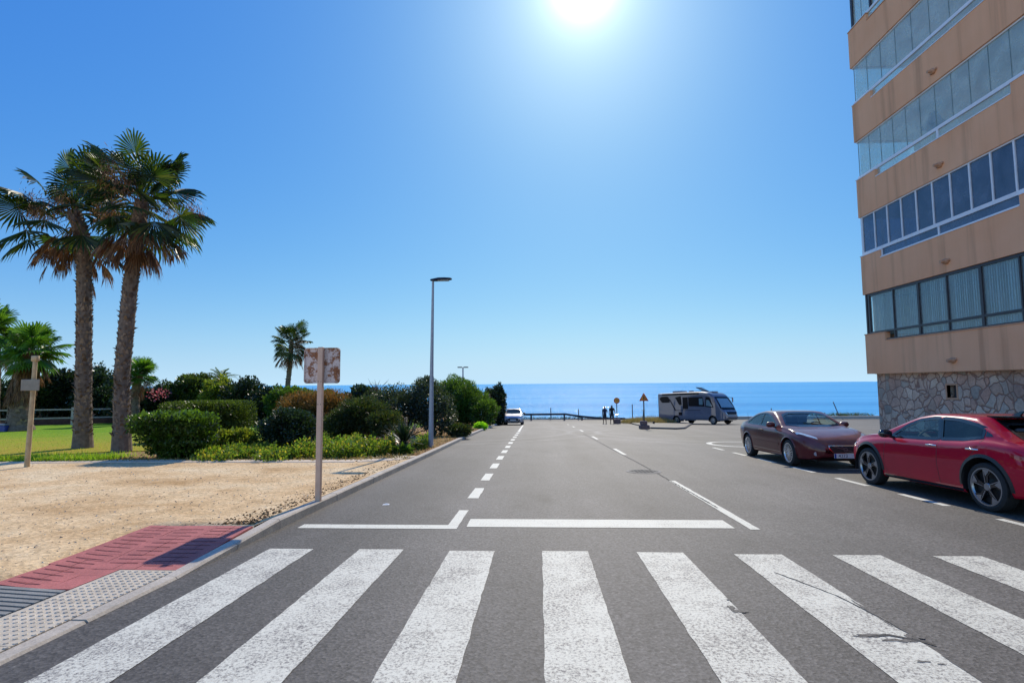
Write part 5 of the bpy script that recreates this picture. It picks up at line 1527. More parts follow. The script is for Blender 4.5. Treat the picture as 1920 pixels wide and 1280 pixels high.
gr = part('grille', M['blackplastic'], [('y', 1, [(-.36,.50),(-.26,.385),(.26,.385),(.36,.50),(.35,.545),(-.35,.545)])], off=.01)
b = MB(); sh.ring(b, [(-.36,.50),(-.26,.385),(.26,.385),(.36,.50),(.35,.545),(-.35,.545)], 'y', 1, .008, .012, .014); b.build('grille_surround', M['chrome'], gr)
b = MB()
p0 = sh.hit('y', 1, -.27, .40)[0]; p1 = sh.hit('y', 1, .27, .535)[0]
yy = 2.285
b.loft([[(-.27,p0.y+.014,.395),(-.25,p0.y+.014,.385),(-.25,p0.y+.024,.385),(-.27,p0.y+.024,.395)],[(.25,p1.y+.016,.543),(.27,p1.y+.016,.535),(.27,p1.y+.026,.535),(.25,p1.y+.026,.543)]])
n = 16; b.add([(r_*math.cos(2*PI*i/n), yy+.012, .465+r_*math.sin(2*PI*i/n)) for r_ in (.034, .05) for i in range(n)], [(i, (i+1) % n, n+(i+1) % n, n+i) for i in range(n)])
b.quad((.03,yy+.013,.495),(.075,yy+.013,.54),(.085,yy+.013,.53),(.04,yy+.013,.485)); b.quad((.052,yy+.013,.545),(.09,yy+.013,.545),(.09,yy+.013,.533),(.052,yy+.013,.533)); b.quad((.078,yy+.013,.545),(.09,yy+.013,.545),(.09,yy+.013,.507),(.078,yy+.013,.507))
b.build('emblem', plain('dull_emblem_metal', (.16,.16,.17), .35, metal=.6), gr)
b = MB(); b.box(-.26, .26, 2.27, 2.285, .265, .375, 0, .006); pl = b.build('licence_plate', M['plate'], root)
b = MB(); b.quad((.257,2.2862,.268),(.215,2.2862,.268),(.215,2.2862,.372),(.257,2.2862,.372)); b.build('plate_band', M['bluetint'], pl)
text_mesh('plate_text', '4273', .105, M['platetext'], pl, Matrix.Translation((.06, 2.286, .32)) @ Matrix.Rotation(PI, 4, 'Z') @ Matrix.Rotation(PI/2, 4, 'X'))
part('air_intake', M['blackplastic'], [('y', 1, [(-.55,.235),(.55,.235),(.5,.262),(-.5,.262)])])
for s in (-1, 1):
    h = sh.hit('y', 1, s*.62, .36)
    if h:
        b = MB(); c = h[0]; b.add([(c.x+.045*math.cos(a), c.y+.006+.004, c.z+.045*math.sin(a)) for a in [i*PI/8 for i in range(16)]], [tuple(range(16))]); b.build('fog_lamp', M['lampglass'], root)
for s in (-1, 1): part('tail_light', M['redlamp'], [('x', s, [(-2.24,.66),(-2.08,.62),(-2.05,.84),(-2.22,.86)])])
for s in (-1, 1): part('side_moulding', M['maroon'], [('x', s, [(-.9,.50),(.85,.48),(.85,.52),(-.9,.54)])], off=.014)
for s in (-1, 1): part('sill_strip', M['chrome'], [('x', s, [(-.88,.33),(.88,.31),(.88,.318),(-.88,.338)])], off=.008)
seam('door_seam', [('x', s, [(.72,.25),(.78,.5),(.72,.87)]) for s in (-1, 1)]+[('x', s, [(-.52,.25),(-.50,.6),(-.47,.93)]) for s in (-1, 1)]+[('z', 1, [(s*.74,.95),(s*.66,1.5),(s*.44,2.0)]) for s in (-1, 1)])
b = MB(); b.tube([(.55,-2.05,.94),(.55,-2.12,1.25)], [.006, .003], 5); b.build('aerial', M['blackplastic'], root)
# --- silver hatchback far down the road
sil_sp = dict(
    top=spec_extend([(-2.0,.85),(-1.9,1.05),(-1.6,1.32),(-1.2,1.43),(-.4,1.47),(.1,1.44),(.6,1.20),(.95,1.02),(1.4,.95),(1.8,.82),(2.0,.66),(2.05,.56)]),
    belt=spec_extend([(-2.0,.80),(-1.6,.97),(-.8,.95),(.3,.92),(1.0,.90),(1.5,.84),(1.9,.70),(2.05,.50)]),
    hw=spec_extend([(-2.0,.66),(-1.8,.80),(-1.3,.87),(.8,.87),(1.5,.85),(1.85,.76),(2.0,.62),(2.05,.50)]),
    zb=spec_extend([(-2.0,.4),(-1.6,.22),(1.6,.2),(2.05,.30)]), tumble=.34)
s_a = [(.60,.955),(.40,1.08),(.10,1.27),(-.15,1.345),(-.38,1.36),(-.40,.965),(.2,.95)]
s_b = [(-.46,.965),(-.44,1.36),(-.9,1.34),(-1.25,1.25),(-1.45,1.03),(-1.0,.98)]
s_s = [(-.66,1.03),(-.55,1.36),(0,1.40),(.55,1.36),(.66,1.03),(0,1.0)]
mws = ground_matrix(-2.28, 50.3, -PI/2)
root, sh, part, seam, mirrors, handles = build_car('silver_car', 'small silver hatchback parked at the far end of the left kerb', mws, sil_sp, M['silver'], (1.27, -1.27), 'six', .30, .20, .34,
    [s_a, s_b], s_s, None, [M['privacy'], M['privacy']], dict(yscreen=.0, yrear=-1.2, track=.755, cab=(-1.3, .80), seats=(-.25, -1.0), wheelside=-1, lip=.03))
mirrors(.62, 1.02, M['blackplastic'], .84)
part('grille', M['blackplastic'], [('y', 1, [(-.42,.36),(.42,.36),(.50,.55),(.3,.62),(-.3,.62),(-.50,.55)])])
for s in (-1, 1): part('air_intake', M['blackplastic'], [('y', 1, [(s*.60,.32),(s*.44,.32),(s*.50,.48),(s*.62,.48)])])
for s in (-1, 1): part('headlight', M['lampglass'], [('y', 1, [(s*.36,.66),(s*.40,.72),(s*.70,.80),(s*.66,.68)])])
b = MB(); b.box(-.26, .26, 2.055, 2.07, .40, .50, 0, .006); b.build('licence_plate', M['plate'], root)
# --- motorhome
mh_sp = dict(
    top=spec_extend([(-3.8,2.84),(-3.7,2.86),(0,2.87),(1.2,2.86),(1.8,2.80),(2.2,2.62),(2.5,2.30),(2.85,1.80),(3.1,1.40),(3.25,1.22),(3.38,1.08),(3.45,.90)]),
    hw=spec_extend([(-3.8,1.08),(-3.74,1.12),(-3,1.13),(2.0,1.13),(2.6,1.11),(3.0,1.04),(3.25,.95),(3.4,.84),(3.45,.74)]),
    zb=spec_extend([(-3.8,.48),(-2.5,.36),(2.0,.34),(3.0,.32),(3.45,.40)]))
MHX, MHY, MHA = 14.65, 51.2, R(-54)
mhz = G(MHY)
mwm = ground_matrix(MHX, MHY, MHA)
root = empty('motorhome'); root.matrix_world = mwm; tag(root, 'pale grey motorhome with dark windows and a large teal windscreen, parked by the sea', 'motorhome')
sh = Shell(mh_sp, box_section, .04, 50)
for y in (2.3, -1.65): sh.arch(y, .34, .43, .6)
b = MB(); b.add(sh.v, sh.f); fix_normals(b.build('body', M['mhpaint'], root, smooth=38))
M['acrylic'] = plain('dark_acrylic_window', (.005,.005,.008), .25, spec=.12, var=.3)
M['mhscreen'] = plain('screen_blind_behind_glass', (.16,.25,.28), .12, coat=1, var=.08)
for y in (2.3, -1.65):
    for sx in (-1, 1):
        b = MB(); n = 20; arc = [(y+.43*math.cos(a), .34+.43*math.sin(a)) for a in [PI*1.08-PI*1.16*i/n for i in range(n+1)]]
        b.loft([[(sx*1.11, yy, zz) for yy, zz in arc], [(sx*.6, yy, zz) for yy, zz in arc]], 0, caps=False, closed=False)
        b.add([(sx*.6, y, .34)]+[(sx*.6, yy, zz) for yy, zz in arc], [(0, i+1, i+2) for i in range(n)])
        b.build('wheel_arch', M['blackplastic'], root)
        wheel(root, sx*.98, y, .34, .34, 'six', .21)
def mpart(nm, mt, polys, par=None, off=.01):
    b = MB()
    for axis, sign, p in polys: sh.patch(b, p, axis, sign, off, 10, 6)
    return b.build(nm, mt, par or root, smooth=60)
for s in (-1, 1):
    mpart('rear_side_window', M['acrylic'], [('x', s, [(-3.6,2.36),(-3.3,2.54),(-2.55,2.54),(-2.35,2.28),(-2.35,1.96),(-3.3,1.96)])])
    mpart('body_stripe', M['acrylic'], [('x', s, [(-2.42,2.30),(-2.30,2.28),(-1.64,1.26),(-1.80,1.26)])], off=.008)
    mpart('body_stripe', M['acrylic'], [('x', s, [(-1.80,1.205),(1.1,1.215),(1.1,1.25),(-1.80,1.255)])], off=.008)
    mpart('slanted_window', M['acrylic'], [('x', s, [(-1.70,2.42),(-1.02,2.54),(-.95,1.72),(-1.25,1.72)])])
    mpart('door_window', M['acrylic'], [('x', s, [(-.85,1.34),(-.25,1.34),(-.25,2.42),(-.85,2.42)])])
    mpart('living_window', M['acrylic'], [('x', s, [(-.20,1.60),(1.55,1.55),(1.40,2.40),(-.20,2.42)])])
    mpart('small_blind', M['mhscreen'], [('x', s, [(.97,1.72),(1.36,1.70),(1.36,2.26),(.97,2.26)])], off=.016)
    mpart('cab_window', M['acrylic'], [('x', s, [(1.60,1.52),(2.46,1.44),(2.10,2.36),(1.62,2.40)])])
    mpart('cab_glass', M['mhscreen'], [('x', s, [(1.70,1.62),(2.36,1.53),(2.02,2.10),(1.72,2.14)])], off=.016)
    mpart('service_vent', M['acrylic'], [('x', s, [(-1.35,.78),(-.95,.78),(-.95,1.06),(-1.35,1.06)])])
    mpart('skirt_shadow_gap', M['blackplastic'], [('x', s, [(-1.1,.38),(1.75,.38),(1.75,.43),(-1.1,.43)])], off=.006)
ws = mpart('windscreen', M['mhscreen'], [('y', 1, [(-.92,1.40),(-.86,2.30),(.86,2.30),(.92,1.40)])], off=.012)
b = MB(); sh.ring(b, [(-.92,1.40),(-.86,2.30),(.86,2.30),(.92,1.40)], 'y', 1, .05, .10, .016); b.build('windscreen_surround', M['acrylic'], ws)
mpart('bonnet_stripe', M['acrylic'], [('y', 1, [(-.9,1.24),(.9,1.24),(.9,1.33),(-.9,1.33)])])
mpart('grille', M['acrylic'], [('y', 1, [(-.66,.86),(.66,.86),(.72,1.07),(-.72,1.07)])], off=.014)
for s in (-1, 1): mpart('headlight', M['lampglass'], [('y', 1, [(s*.60,.80),(s*.70,.84),(s*.84,1.06),(s*.72,1.02)])], off=.02)
mpart('air_intake', M['blackplastic'], [('y', 1, [(-.66,.44),(.66,.44),(.66,.56),(-.66,.56)])], off=.012)
b = MB(); b.loft([[(-.92, 3.0, .62), (.92, 3.0, .62), (.92, 3.0, .46), (-.92, 3.0, .46)], [(-.84, 3.46, .70), (.84, 3.46, .70), (.84, 3.46, .52), (-.84, 3.46, .52)], [(-.7, 3.54, .68), (.7, 3.54, .68), (.7, 3.54, .56), (-.7, 3.54, .56)]]); b.build('front_bumper', M['mhpaint'], root)
b = MB(); b.box(1.115, 1.24, -3.2, 1.0, 2.66, 2.80, 0, .03); b.build('awning', M['acrylic'], root)
b = MB(); b.box(-.45, .45, -2.6, -1.5, 2.86, 3.06, 0, .06); b.build('roof_air_conditioner', M['mhpaint'], root)
b = MB(); b.M = Matrix.Translation((0, .9, 2.9)) @ Matrix.Rotation(R(-24), 4, 'X'); b.box(-.4, .4, -.9, 0, .02, .08, 0, .02); b.build('roof_hatch', M['acrylic'], root)
b = MB(); b.box(-.42, .42, -.05, .95, 2.87, 2.95, 0, .03); b.build('hatch_base', M['mhpaint'], root)
b = MB(); b.box(-.2, .2, -.9, -.5, 2.87, 3.04, 0, .05); b.build('roof_vent', M['mhpaint'], root)
b = MB(); b.box(-.35, .35, 1.35, 1.95, 2.79, 2.90, 0, .03); b.build('roof_light', M['mhpaint'], root)
for s in (-1, 1):
    b = MB(); b.tube([(s*1.08, 2.35, 2.35), (s*1.36, 2.62, 2.32)], .025, 6); b.box(s*1.36-.05, s*1.36+.05, 2.58, 2.70, 1.92, 2.36, 0, .03); b.build('wing_mirror', M['mhpaint'], root)
for s in (-1, 1): mpart('tail_light', M['redlamp'], [('y', -1, [(s*.86,.9),(s*1.0,.9),(s*1.0,1.5),(s*.86,1.5)])])
# dark box trailer nose glimpsed beyond the motorhome's front
# ------------------------------------------------------------------ street furniture, fence, people
M['galv'] = plain('galvanised_steel', (.42,.44,.48), .45, metal=.5, var=.12)
M['lamppole'] = plain('grey_lamp_paint', (.36,.38,.43), .5, metal=.2, var=.08)
M['dark'] = plain('dark_painted_metal', (.012,.013,.016), .45)
M['wood'] = plain('weathered_wood', (.46,.33,.18), .85, var=.25, scale=8)
M['cream'] = plain('cream_painted_post', (.68,.45,.32), .6, spec=.2, var=.08)
M['block'] = plain('brown_concrete_block', (.17,.115,.11), .9, var=.25, scale=9)
M['railwood'] = plain('pale_fence_rail', (.36,.33,.32), .8, var=.2)
M['rust'] = None
def rust_mat():
    mt, nt, bs = new_mat('rusted_white_panel'); v = coords(nt)
    a = noise(nt, v, 6.5, 6, .68); f = noise(nt, v, 38, 4, .7)
    vo = N(nt, 'ShaderNodeTexVoronoi'); vo.inputs['Scale'].default_value = 42; nt.links.new(v, vo.inputs['Vector'])
    k = mathn(nt, 'ADD', a, mathn(nt, 'MULTIPLY', mathn(nt, 'SUBTRACT', f, .5), .45))
    rust = ramp(nt, f, [(.3, (.10,.035,.02)), (.55, (.30,.11,.04)), (.75, (.46,.22,.09))])
    m1 = ramp(nt, k, [(.475, g3(0)), (.56, g3(1))])
    sp = ramp(nt, vo.outputs['Distance'], [(.10, g3(1)), (.17, g3(0))])
    gate = ramp(nt, a, [(.40, g3(0)), (.5, g3(1))])
    msk = mix(nt, 1.0, m1, mix(nt, 1.0, sp, gate, 'MULTIPLY'), 'LIGHTEN')
    base = mix(nt, msk, (.68,.55,.48), rust)
    nt.links.new(base, bs.inputs['Base Color']); bs.inputs['Roughness'].default_value = .75
    bump(nt, bs, k, .25, .004); return mt
M['rust'] = rust_mat()
# rusty sign seen from behind
sx_, sy_ = -3.38, 8.36
sg = empty('sign_post', (sx_, sy_, V(sx_, sy_)), 0, 'rusty white sign panel seen from behind on a square post at the kerb', 'sign')
b = MB(); hz = 2.345
def rrect(w, h, r_, n=5):
    pts = []
    for cx_, cz_, a0 in ((w/2-r_, h/2-r_, 0), (-w/2+r_, h/2-r_, 90), (-w/2+r_, -h/2+r_, 180), (w/2-r_, -h/2+r_, 270)):
        for k in range(n+1): a = R(a0+90*k/n); pts.append((cx_+r_*math.cos(a), cz_+r_*math.sin(a)))
    return pts
outl = rrect(.57, .555, .05); inn = rrect(.545, .53, .04); cz = 2.06; px_ = .0
n = len(outl)
b.add([(px_+x, .045, cz+z) for x, z in outl]+[(px_+x, .038, cz+z) for x, z in outl]+[(px_+x, .022, cz+z) for x, z in outl]+[(px_+x, .022, cz+z) for x, z in inn]+[(px_+x, .038, cz+z) for x, z in inn],
      [tuple(range(n))]+[(k*n+i, k*n+(i+1) % n, (k+1)*n+(i+1) % n, (k+1)*n+i) for k in (0, 1, 2, 3) for i in range(n)]+[tuple(range(4*n, 5*n))])
pn = b.build('sign_panel', M['rust'], sg); fix_normals(pn)
b = MB(); b.box(-.04, .04, -.05, .02, -.15, hz-.0, 0, .006); ps = b.build('post', M['cream'], sg)
b = MB()
for z_ in (1.81, 1.46):
    for x in (-.022, .022): b.tube([(x, -.053, z_), (x, -.049, z_)], .007, 8)
b.build('bolts', M['dark'], ps)
# street lamp
lp = empty('street_lamp', (-3.72, 18.83, V(-3.72, 18.83)), 0, 'tall grey street lamp with a flat black head, standing at the left kerb', 'street lamp')
b = MB(); b.tube([(0, 0, -.1), (0, 0, .5), (.02, 0, 3), (.05, 0, 5.78)], [.085, .082, .06, .038], 14); b.build('pole', M['lamppole'], lp, smooth=60)
b = MB(); b.box(-.055, .055, -.092, -.07, .45, .85, 0, .01); b.build('access_door', M['lamppole'], lp)
b = MB()
prof = [(-.10, .0, .03, .03), (-.07, .0, .055, .06), (.05, .005, .075, .12), (.2, .02, .085, .17), (.42, .03, .07, .17), (.60, .03, .05, .15), (.66, .03, .03, .10)]
b.loft([[(x, yy*w_, z0+h_*zz) for yy, zz in ((-1, -.4), (-.8, -.6), (.8, -.6), (1, -.4), (.7, .5), (-.7, .5))] for x, z0, h_, w_ in prof])
b.M = Matrix.Translation((.05, 0, 5.80)); vv = [tuple(b.M @ Vector(p)) for p in b.v]; b.v = vv
hd = b.build('lamp_head', M['dark'], lp, smooth=40)
b = MB(); b.M = Matrix.Translation((.05, 0, 5.80)); b.box(.16, .56, -.11, .11, -.035, -.021); b.build('lens', plain('lamp_lens', (.45,.48,.5), .2), hd)
# distant twin street lamp
xl = at(868, 690, 62).x
tl_ = empty('twin_street_lamp', (xl, 62, G(60)-.1), 0, 'distant twin headed street lamp showing above the bright green tree', 'street lamp')
b = MB(); b.tube([(0, 0, 0), (0, 0, 6.0)], [.11, .08], 10); b.build('pole', M['lamppole'], tl_, smooth=60)
for s in (-1, 1):
    b = MB(); b.box(.06 if s > 0 else -.62, .62 if s > 0 else -.06, -.12, .12, 5.98, 6.1, 0, .03); b.build('lamp_head', M['dark'], tl_)
# wooden signpost with a small board
wx, wy = -11.74, 12.15; tp = at(65, 668, wy)
wp = empty('wooden_signpost', (wx, wy, V(wx, wy)), 0, 'pale wooden post with a small blank board at the left gravel edge', 'sign')
b = MB(); b.tube([(0, 0, -.1), (.03, 0, 1.2), (.05, 0, 2.42)], [.055, .05, .045], 10); b.box(-.02, .12, -.05, .05, 2.42, 2.55, 0, .01); b.build('post', M['wood'], wp, smooth=50)
b = MB(); b.box(-.19, .25, -.085, -.055, 1.74, 2.0, 0, .008); b.build('board', plain('faded_sign_board', (.25,.22,.17), .8, var=.2), wp)
# timber rail fence behind the lawn
p0 = Vector((-33.5, 29.0)); p1 = Vector((-25.8, 38.3)); nposts = 5
fn = empty('rail_fence', (p0.x, p0.y, V(p0.x, p0.y)), 0, 'low two rail fence behind the lawn at the left', 'fence')
Tf = Matrix.Translation(-Vector((p0.x, p0.y, V(p0.x, p0.y))))
for k in range(nposts):
    p = p0.lerp(p1, k/(nposts-1)); z = V(p.x, p.y); b = MB(); b.M = Tf; b.box(p.x-.08, p.x+.08, p.y-.06, p.y+.06, z-.1, z+1.12); b.build('post', M['railwood'], fn)
for h in (.42, .95):
    b = MB(); b.M = Tf
    q = [p0.lerp(p1, k/8) for k in range(9)]
    b.loft([[(p.x, p.y-.09, V(p.x, p.y)+h), (p.x, p.y-.06, V(p.x, p.y)+h), (p.x, p.y-.06, V(p.x, p.y)+h+.09), (p.x, p.y-.09, V(p.x, p.y)+h+.09)] for p in q]); b.build('rail', M['railwood'], fn)
q0, q1 = p0+Vector((-.5, 1.6)), p1+Vector((-.5, 1.6))
b = MB(); b.loft([[(p.x, p.y, V(p.x, p.y)-.2), (p.x+.2, p.y+.2, V(p.x, p.y)-.2), (p.x+.2, p.y+.2, V(p.x, p.y)+.36), (p.x, p.y, V(p.x, p.y)+.36)] for p in [q0.lerp(q1, k/6) for k in range(7)]])
tag(b.build('brick_border', plain('dark_red_brick', (.11,.05,.045), .9, var=.3, scale=5)), 'low dark red brick border behind the rail fence', 'wall')
bnx = at(8, 790, 26.5).x
bn = empty('blue_crate', (bnx, 26.5, V(bnx, 26.5)), 0, 'small blue crate at the left edge, beside the skirted palm', 'crate')
b = MB(); b.box(-.5, .3, -.25, .25, 0, .34, 0, .03); b.build('body', plain('blue_plastic', (.03,.05,.22), .5), bn)
b = MB(); b.box(-.52, .32, -.27, .27, .341, .385, 0, .01); b.build('rim', M['railwood'], bn)

# metal guard rail closing the end of the road
gx0, gy0 = -2.6, 60.5
gr_ = empty('guard_rail', (gx0, gy0, G(gy0)), 0, 'dark metal guard rail across the far road end, sloping down on its right', 'guard rail')
Tg = Matrix.Translation(-Vector((gx0, gy0, G(gy0))))
gm_ = plain('dark_weathered_steel', (.06,.06,.075), .5, metal=.3, var=.2)
path = [(-4.0, 60.5, .62), (-1.5, 60.5, .64), (2.9, 60.5, .66), (4.4, 60.7, .42), (6.7, 61.0, .16), (9.5, 61.2, .10)]
b = MB(); b.M = Tg
b.loft([[(x, y+dy, G(y)+h+dz) for dy, dz in ((0, -.10), (-.05, -.05), (0, .01), (-.05, .07), (0, .12), (.02, .12), (.02, -.10))] for x, y, h in path]); b.build('beam', gm_, gr_)
for x, h in ((-3.4, .6), (-.85, .6), (2.78, .62), (4.7, .35)):
    b = MB(); b.M = Tg; b.box(x-.09, x+.09, 60.55, 60.68, G(60.6)-.1, G(60.6)+h); b.build('post', gm_, gr_)
# thin marker posts along the shore
pole_m = plain('grey_marker_post', (.10,.10,.12), .7, var=.2)
for px, lean, ln, lab in ((1033, 0, .95, 'thin grey marker post behind the straight part of the guard rail'), (1085, 0, .8, 'thin grey marker post where the guard rail starts to slope down'), (1186, 0, 1.3, 'thin grey marker post between the two works signs'),
                          (1447, 0, .8, 'thin dark post standing behind the maroon car roof'), (1576, -.48, 1.45, 'leaning dark post by the sea wall, tilted to the left')):
    x = at(px, 785, 62).x; o = empty('marker_post', (x, 62.0, G(62)), 0, lab, 'post', 'marker posts along the shore')
    b = MB(); b.tube([(0, 0, -.1), (lean*ln, 0, ln+.35)], [.055, .05], 8); b.build('pole', pole_m, o)
# low sea wall on the right
b = MB(); pts = [(13, 61.4), (40, 61.4), (70, 61.2)]
b.loft([[(x, y-.2, G(60)-.2), (x, y+.2, G(60)-.2), (x, y+.2, G(60)+.30), (x, y-.2, G(60)+.30)] for x, y in pts])
tag(b.build('sea_wall', plain('sea_wall_concrete', (.40,.36,.31), .85, var=.15)), 'low pale concrete sea wall behind the car park', 'wall')
b = MB(); b.loft([[(x, y-.1, G(60)-.2), (x, y+.1, G(60)-.2), (x, y+.1, G(60)+.10), (x, y-.1, G(60)+.10)] for x, y in ((-4.2, 61.6), (9, 61.9), (13, 61.9))])
tag(b.build('shore_kerb', plain('shore_kerb_concrete', (.22,.2,.19), .9)), 'low dark kerb beyond the guard rail', 'kerb')
# traffic island with dark kerb
b = MB(); isl = [(7.5, 37.5), (8.8, 36.0), (9.6, 37.0), (13.5, 49.5), (13.0, 57), (9.0, 57), (8.2, 48)]
b.loft([[(x, y, G(y)-.1) for x, y in isl], [(x, y, G(y)+.09) for x, y in isl]]); o = b.build('traffic_island', M['asphalt']); fix_normals(o); o['kind'] = 'structure'
b = MB()
for (xa, ya), (xb, yb) in zip(isl[:3]+[isl[3]], isl[1:4]): b.tube([(xa, ya-.05, G(ya)+.05), ((xa+xb)/2, (ya+yb)/2-.05, G((ya+yb)/2)+.05), (xb, yb-.05, G(yb)+.05)], .07, 6)
o = b.build('island_kerb', plain('dark_island_kerb', (.12,.11,.10), .9)); o['kind'] = 'structure'
# works signs on concrete blocks
M['signyel'] = plain('yellow_sign_face', (.72,.30,.04), .5, var=.08); M['signred'] = plain('red_sign_border', (.42,.03,.02), .5, var=.08)
def works_sign(x, y, label, tri, txt=None):
    o = empty('works_sign', (x, y, G(y)), 0, label, 'sign', 'roadworks signs at the junction')
    b = MB()
    if tri: b.box(-.32, .30, -.3, .3, 0, .28, 0, .03); b.box(-.26, .17, -.2, .2, .281, .55, 0, .03)
    else: b.box(-.30, .30, -.3, .3, 0, .46, 0, .03)
    b.build('base_block', M['block'], o)
    H = 1.88 if tri else 2.02
    b = MB(); b.tube([(0, 0, .2), (0, 0, H+.1)], .04, 8); b.build('post', M['dark'], o)
    def face(poly, yy, th): 
        b = MB(); b.loft([[(px, yy, H+pz) for px, pz in poly], [(px, yy+th, H+pz) for px, pz in poly]]); return b
    if tri:
        P3 = [(-.31, -.03), (.31, -.03), (0, .51)]; P2 = [(-.21, .03), (.21, .03), (0, .40)]
    else:
        P3 = [(.28*math.cos(a), .16+.28*math.sin(a)) for a in [2*PI*i/28 for i in range(28)]]; P2 = [(.205*math.cos(a), .16+.205*math.sin(a)) for a in [2*PI*i/28 for i in range(28)]]
    f = face(P3, -.075, .02).build('sign_face', M['signred'], o); fix_normals(f)
    g = face(P2, -.079, .003).build('sign_field', M['signyel'], f); fix_normals(g)
    if tri:   # digging figure
        b = MB()
        def blob(poly): b.loft([[(px*.72, -.083, H+.05+pz*.72) for px, pz in poly], [(px*.72, -.080, H+.05+pz*.72) for px, pz in poly]])
        blob([(.04*math.cos(a)-.0, .36+.04*math.sin(a)) for a in [i*PI/5 for i in range(10)]])
        blob([(-.08, .18), (-.02, .32), (.06, .29), (.0, .16)]); blob([(-.10, .0), (-.05, .0), (.0, .17), (-.07, .18)]); blob([(.02, .0), (.06, .0), (.02, .17), (-.04, .17)])
        blob([(.03, .28), (.14, .16), (.12, .14), (.0, .24)]); blob([(.06, .2), (.2, .03), (.18, .02), (.04, .18)]); blob([(.1, .0), (.26, .0), (.18, .09)])
        fg = b.build('pictogram', M['dark'], g); fix_normals(fg)
    elif txt:
        text_mesh('lettering', txt, .22, M['dark'], g, Matrix.Translation((0, -.081, H+.16)) @ Matrix.Rotation(PI/2, 4, 'X'))
    return o
works_sign(6.95, 36.8, 'triangular red and yellow roadworks sign on a brown concrete block', True)
x = at(1157, 790, 52.5).x
works_sign(x, 52.5, 'round red and yellow speed limit sign next to the two people', False, '20')
# kick scooter left standing on the island
x = at(1214, 790, 47).x
sc = empty('kick_scooter', (x, 47.0, G(47)+.09), R(200), 'dark kick scooter parked on the traffic island near the motorhome', 'scooter')
b = MB(); b.box(-.55, .42, -.08, .08, .10, .15, 0, .02); b.build('deck', M['dark'], sc)
b = MB(); b.tube([(.45, 0, .15), (.36, 0, 1.15)], .03, 8); b.build('stem', M['dark'], sc)
b = MB(); b.tube([(.36, -.25, 1.15), (.36, .25, 1.15)], .022, 8); b.build('handlebar', M['dark'], sc)
for x_ in (.52, -.6):
    b = MB(); n = 18; b.loft([[(x_+.11*math.cos(2*PI*i/n), s, .11+.11*math.sin(2*PI*i/n)) for i in range(n)] for s in (-.03, .03)]); b.build('wheel', M['rubber'], sc)
# manhole cover
mc = empty('manhole_cover', (2.40, 12.93, G(12.93)), 0, 'round iron manhole cover in the right lane of the road', 'manhole cover')
mc.rotation_euler = (math.atan(G(13.43)-G(12.43)), 0, 0)
b = MB(); n = 32
b.add([(r_*math.cos(2*PI*i/n), r_*math.sin(2*PI*i/n), z) for r_, z in ((.40, .006), (.33, .008)) for i in range(n)], [(i, (i+1) % n, n+(i+1) % n, n+i) for i in range(n)])
b.build('frame', plain('worn_concrete_ring', (.19,.18,.17), .8), mc)
b = MB(); b.add([(.325*math.cos(2*PI*i/n), .325*math.sin(2*PI*i/n), .007) for i in range(n)], [tuple(range(n))])
for i in range(-3, 4):
    for j in range(-3, 4):
        if i*i+j*j < 10: b.box(i*.085-.025, i*.085+.025, j*.085-.025, j*.085+.025, .0072, .0125)
b.build('lid', plain('cast_iron', (.10,.096,.09), .75, spec=.2, var=.25), mc)
# a scrap of paper on the parking lane
b = MB(); x, y = -2.42, 8.62
b.add([(x-.05, y, G(y)+.006), (x+.06, y+.01, G(y)+.006), (x+.055, y+.05, G(y)+.016), (x, y+.055, G(y)+.022), (x-.045, y+.04, G(y)+.012)], [(0, 1, 2, 3, 4)])
tag(b.build('paper_scrap', plain('white_paper', (.75,.74,.7), .8)), 'small scrap of white paper lying on the parking lane', 'litter')
# second street edge: kerb-side pavement strip hidden behind the cars
# ------------------------------------------------------------------ people
def skin_obj(name, nodes, edges, mt, parent, root_i=0, sub=2):
    """nodes: (x, y, z, radius) joints; edges join them into one skinned body"""
    me = bpy.data.meshes.new(name); me.from_pydata([n_[:3] for n_ in nodes], edges, []); me.materials.append(mt)
    o = bpy.data.objects.new(name, me); link(o)
    o.modifiers.new('skin', 'SKIN').use_smooth_shade = True
    if sub: 
        sm_ = o.modifiers.new('subdivision', 'SUBSURF'); sm_.levels = sub; sm_.render_levels = sub
    sv = me.skin_vertices[0].data
    for i, n_ in enumerate(nodes):
        r_ = n_[3]; sv[i].radius = (r_, n_[4] if len(n_) > 4 else r_); sv[i].use_root = (i == root_i)
    bpy.context.view_layer.update()
    m2 = bpy.data.meshes.new_from_object(o.evaluated_get(bpy.context.evaluated_depsgraph_get()))
    COL.objects.unlink(o); bpy.data.objects.remove(o)
    m2.materials.clear(); m2.materials.append(mt)
    for p in m2.polygons: p.use_smooth = True
    return link(bpy.data.objects.new(name, m2), parent)
M['skin'] = plain('tanned_skin', (.20,.10,.06), .6, var=.05); M['navy'] = plain('navy_cotton', (.018,.022,.05), .9); M['blackcloth'] = plain('black_cotton', (.010,.010,.012), .9)
M['hair'] = plain('dark_hair', (.012,.009,.008), .6); M['shoe'] = plain('dark_shoe', (.015,.015,.015), .6); M['shorts'] = plain('dark_shorts', (.025,.028,.04), .9)
